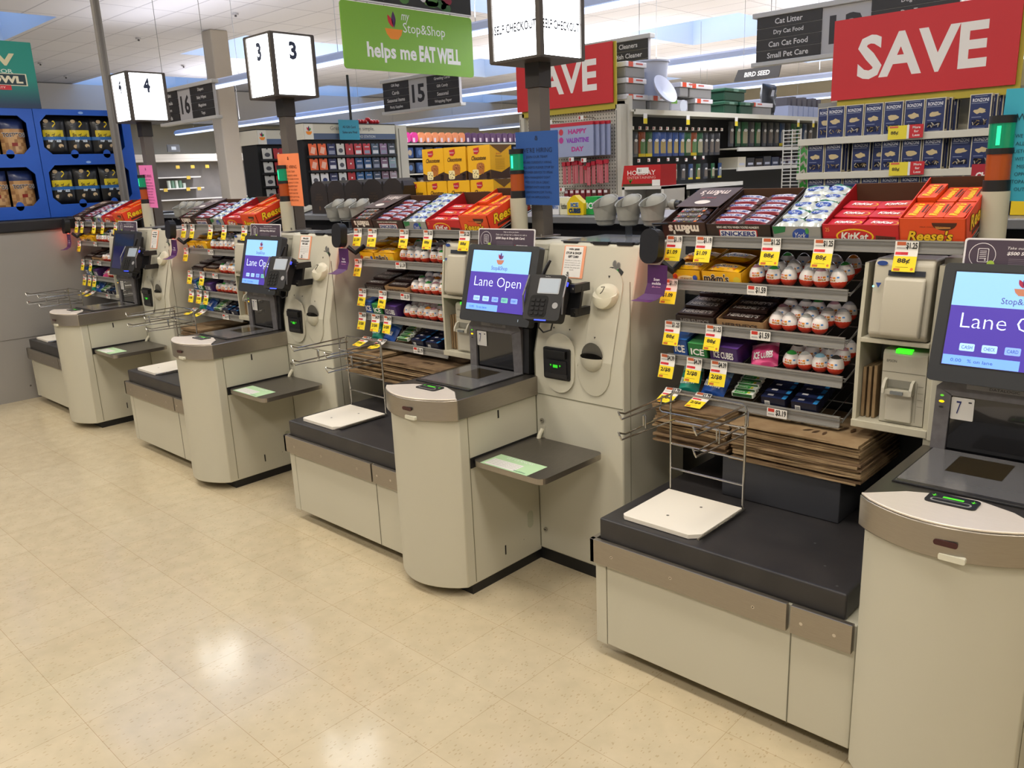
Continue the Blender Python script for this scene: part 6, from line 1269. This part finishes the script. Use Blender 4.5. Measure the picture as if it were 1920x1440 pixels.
for k, (x, y) in enumerate([(-12.5, 5.2), (-13, 7.5), (-10.5, 6.6), (-16, 7.2), (-19, 9.5), (-18.5, 12), (-9, 9.2), (-6, 9), (-12.5, 13), (-3.6, 8), (-5, 12), (-15, 12.5), (-22, 8), (-20, 6.8), (-2.6, 9.5), (-7.5, 12.8)]):
    mb = MB(); mb.cyl((x, y, CZ-.03), .05, .028, C('#c9c6c8', .5), 12); mb.cyl((x, y, CZ-.06), .018, .03, C('#6a6668', .4, .5), 8); solo('ceiling_sprinkler', mb, 'small sprinkler head under the white panel ceiling', 'sprinkler', 'ceiling sprinkler heads', (x, y, CZ-.03), smooth=True)

# ------------------------------------------------------------------ blue chip display
b = (-7.5, 2.3, 1.397); t = thing('chip_display', 'bright blue cardboard chip display standing on the grey partition', 'display', b)
BL = noisy('blue_cardboard', '#0f4fb4', '#1355bd', 5, .5); BLD = C('#0b3a88', .6); xf = -7.38
def win_panel(y0, y1, z0, z1, ops, nm):
    """front panel with octagonal openings, built from strips"""
    mb = MB(); th = .012
    zs = [z0]
    for (a, c, d, e) in ops:      # openings: y0,y1,z0,z1
        pass
    a, c = ops[0][0], ops[0][1]
    mb.box(xf-th, xf, y0, a, z0, z1, BL); mb.box(xf-th, xf, c, y1, z0, z1, BL)
    prev = z0
    for (a, c, d, e) in sorted(ops, key=lambda q: q[2]):
        mb.box(xf-th, xf, a, c, prev, d, BL); prev = e
        k = .055
        for (yy, zz, sy_, sz_) in ((a, d, 1, 1), (c, d, -1, 1), (a, e, 1, -1), (c, e, -1, -1)):
            pts = [(yy, zz), (yy+sy_*k, zz), (yy, zz+sz_*k)]
            if sy_*sz_ < 0: pts = pts[::-1]
            mb.prism(pts, 'x', xf-th, xf, BL)
        for f in (.35, .75): mb.ell((xf, a+(c-a)*f, d), Y, Z, .03, .035, BL, 14)
        mb.ell((xf+.001, (a+c)/2, e+.02), Y, Z, .02, .01, '#8ab0e8', 12)
    mb.box(xf-th, xf, a, c, prev, z1, BL); return mb.build(nm, t, b)
win_panel(1.55, 2.385, 1.40, 2.245, [(1.72, 2.33, 1.50, 1.80), (1.72, 2.33, 1.90, 2.19)], 'front_panel')
win_panel(2.39, 3.14, 1.40, 2.245, [(2.43, 3.07, 1.50, 1.81), (2.43, 3.07, 1.895, 2.20)], 'front_panel')
mb = MB()
for y in (1.55, 2.385, 3.13): mb.box(xf-.42, xf-.012, y, y+.01, 1.40, 2.245, BLD if y < 3 else BL)
mb.box(xf-.43, xf-.42, 1.55, 3.14, 1.4, 2.245, C('#5a4636', .8)); mb.box(xf-.42, xf-.012, 1.55, 3.14, 1.40, 1.41, BLD); mb.box(xf-.42, xf-.012, 1.55, 3.14, 1.84, 1.85, BLD); mb.box(xf-.42, xf-.012, 1.55, 3.14, 2.235, 2.245, BLD); mb.build('tray_body', t, b)
TEAL, nt_, b_, N_ = nodemat('teal_header_print'); tc_ = N_('ShaderNodeTexCoord'); sp_ = N_('ShaderNodeSeparateXYZ'); mr_ = N_('ShaderNodeMapRange'); cr_ = N_('ShaderNodeValToRGB')
nt_.links.new(tc_.outputs['Generated'], sp_.inputs[0]); nt_.links.new(sp_.outputs['Z'], cr_.inputs[0]); nt_.links.new(cr_.outputs[0], b_.inputs['Base Color'])
cr_.color_ramp.elements[0].position = .05; cr_.color_ramp.elements[0].color = lin('#16304e'); cr_.color_ramp.elements[1].position = .45; cr_.color_ramp.elements[1].color = lin('#1b8478')
mb = MB(); mb.slab((xf+.005, 1.95, 2.49), Y, Z, 1.02, .49, .002, .006, TEAL)
mb.text('LIV', (xf+.006, 2.19, 2.60), Y, Z, .28, .09, '#c9c3a0', bold=.04); mb.text('HOMEGATE FOR', (xf+.006, 2.08, 2.515), Y, Z, .44, .03, '#b8d0c8', bold=.02); mb.slab((xf+.0062, 2.05, 2.455), Y, Z, .68, .09, .002, .0004, C('#c8c8b0', .5)); mb.slab((xf+.0068, 2.05, 2.455), Y, Z, .66, .078, .002, .0004, C('#12303a', .5)); mb.text('SUPER BOWL', (xf+.0072, 2.07, 2.455), Y, Z, .58, .055, '#d4ceb4', bold=.05)
mb.slab((xf+.0066, 2.10, 2.395), Y, Z, .34, .035, .002, .0004, C('#b8242e', .5)); mb.text('YOUR SUPER PARTY', (xf+.007, 2.10, 2.395), Y, Z, .26, .014, '#e8c8c4', bold=.02); mb.build('header_card', t, b)
def chip(kind):
    mb = MB(); w_, h = .165, .285
    if kind == 'pop':
        w_ = .19; K = C('#16171a', .3); mb.pillow(w_, h, .07, K, 8, 12, mfun=lambda u, v, s: C('#d8c420', .35) if .46 < v < .62 and .06 < u < .86 and s > 0 else (C('#2a6ab0', .35) if .38 < v <= .46 and s > 0 else K), wob=.3)
        mb.text('Smartfood', (-.005, .012, .0702), X, Y, .105, .026, '#1a1a14', bold=.02, shear=.1); mb.text('PARTY SIZE', (0, -.03, .0702), X, Y, .09, .017, '#dff0ff', bold=.05); mb.ell((.01, .085, .068), X, Y, .014, .03, '#e8c818', 12); mb.ell((-.002, .05, .069), X, Y, .01, .01, '#4ab83a', 10)
        for x_, y_ in ((-.045, -.07), (.0, -.08), (.04, -.065), (-.04, .11)): mb.ell((x_, y_, .066), X, Y, .018, .014, '#c8b088', 9)
        for k_ in range(4): mb.rect((-.05, .09-.018*k_, .064), X, Y, .022, .004, '#8a8a86')
    else:
        mb.pillow(w_, h, .07, C('#a07850', .35), 8, 12, mfun=lambda u, v, s: C('#22305e', .3) if v > .68 else (C('#8a2418', .35) if .25 < v < .35 and .3 < u < .6 else C(('#b48a58', '#9a7048', '#c29a68')[int(u*97+v*61+u*v*40) % 3], .4)), wob=.4)
        mb.text('TOSTITOS', (0, .03, .0705), X, Y, .15, .032, '#e4e0e0', bold=.06); mb.text('TOSTITOS', (0, .03, .0712), X, Y, .146, .028, '#20242c', bold=.03)
    mb.v = [Vector((v.x*1.06, v.y*1.1, v.z)) for v in mb.v]; return mb.build('chip_bag', smooth=True)
PP, TT = chip('pop'), chip('tort')
for r_, z in enumerate((1.98+.055, 1.585+.055)):
    for k, y in enumerate((2.54, 2.74, 2.94)): 
        o = inst(PP, (-7.50, y, z), (MX.x, MX.y, MX.z+random.uniform(-.15, .15)), 'black and yellow popcorn bag, %s from left in %s opening' % (ORD[k], ('upper', 'lower')[r_]), 'snack bag', 'popcorn bags in the blue display')
    for k, y in enumerate((1.86, 2.05, 2.24)): o = inst(TT, (-7.50, y, z-.02), (MX.x, MX.y, MX.z+random.uniform(-.2, .2)), 'tan and blue tortilla chip bag, %s from left in %s opening' % (ORD[k], ('upper', 'lower')[r_]), 'snack bag', 'tortilla chip bags in the blue display')
bpy.data.objects.remove(PP); bpy.data.objects.remove(TT)

# ------------------------------------------------------------------ output look
sc.view_settings.view_transform = 'Standard'; sc.view_settings.look = 'None'; sc.view_settings.gamma = 1; sc.view_settings.use_curve_mapping = False
sc.view_settings.exposure = 0.0
sc.cycles.max_bounces = 6; sc.cycles.diffuse_bounces = 3; sc.cycles.glossy_bounces = 3; sc.cycles.transmission_bounces = 4
sc.cycles.caustics_reflective = False; sc.cycles.caustics_refractive = False; sc.cycles.sample_clamp_indirect = 4
sc.cycles.use_denoising = True
for o in list(bpy.data.objects):
    for k in ('_proto', '_l'):
        if k in o: del o[k]
print('TOP', len([o for o in bpy.data.objects if not o.parent]), 'ALL', len(bpy.data.objects))
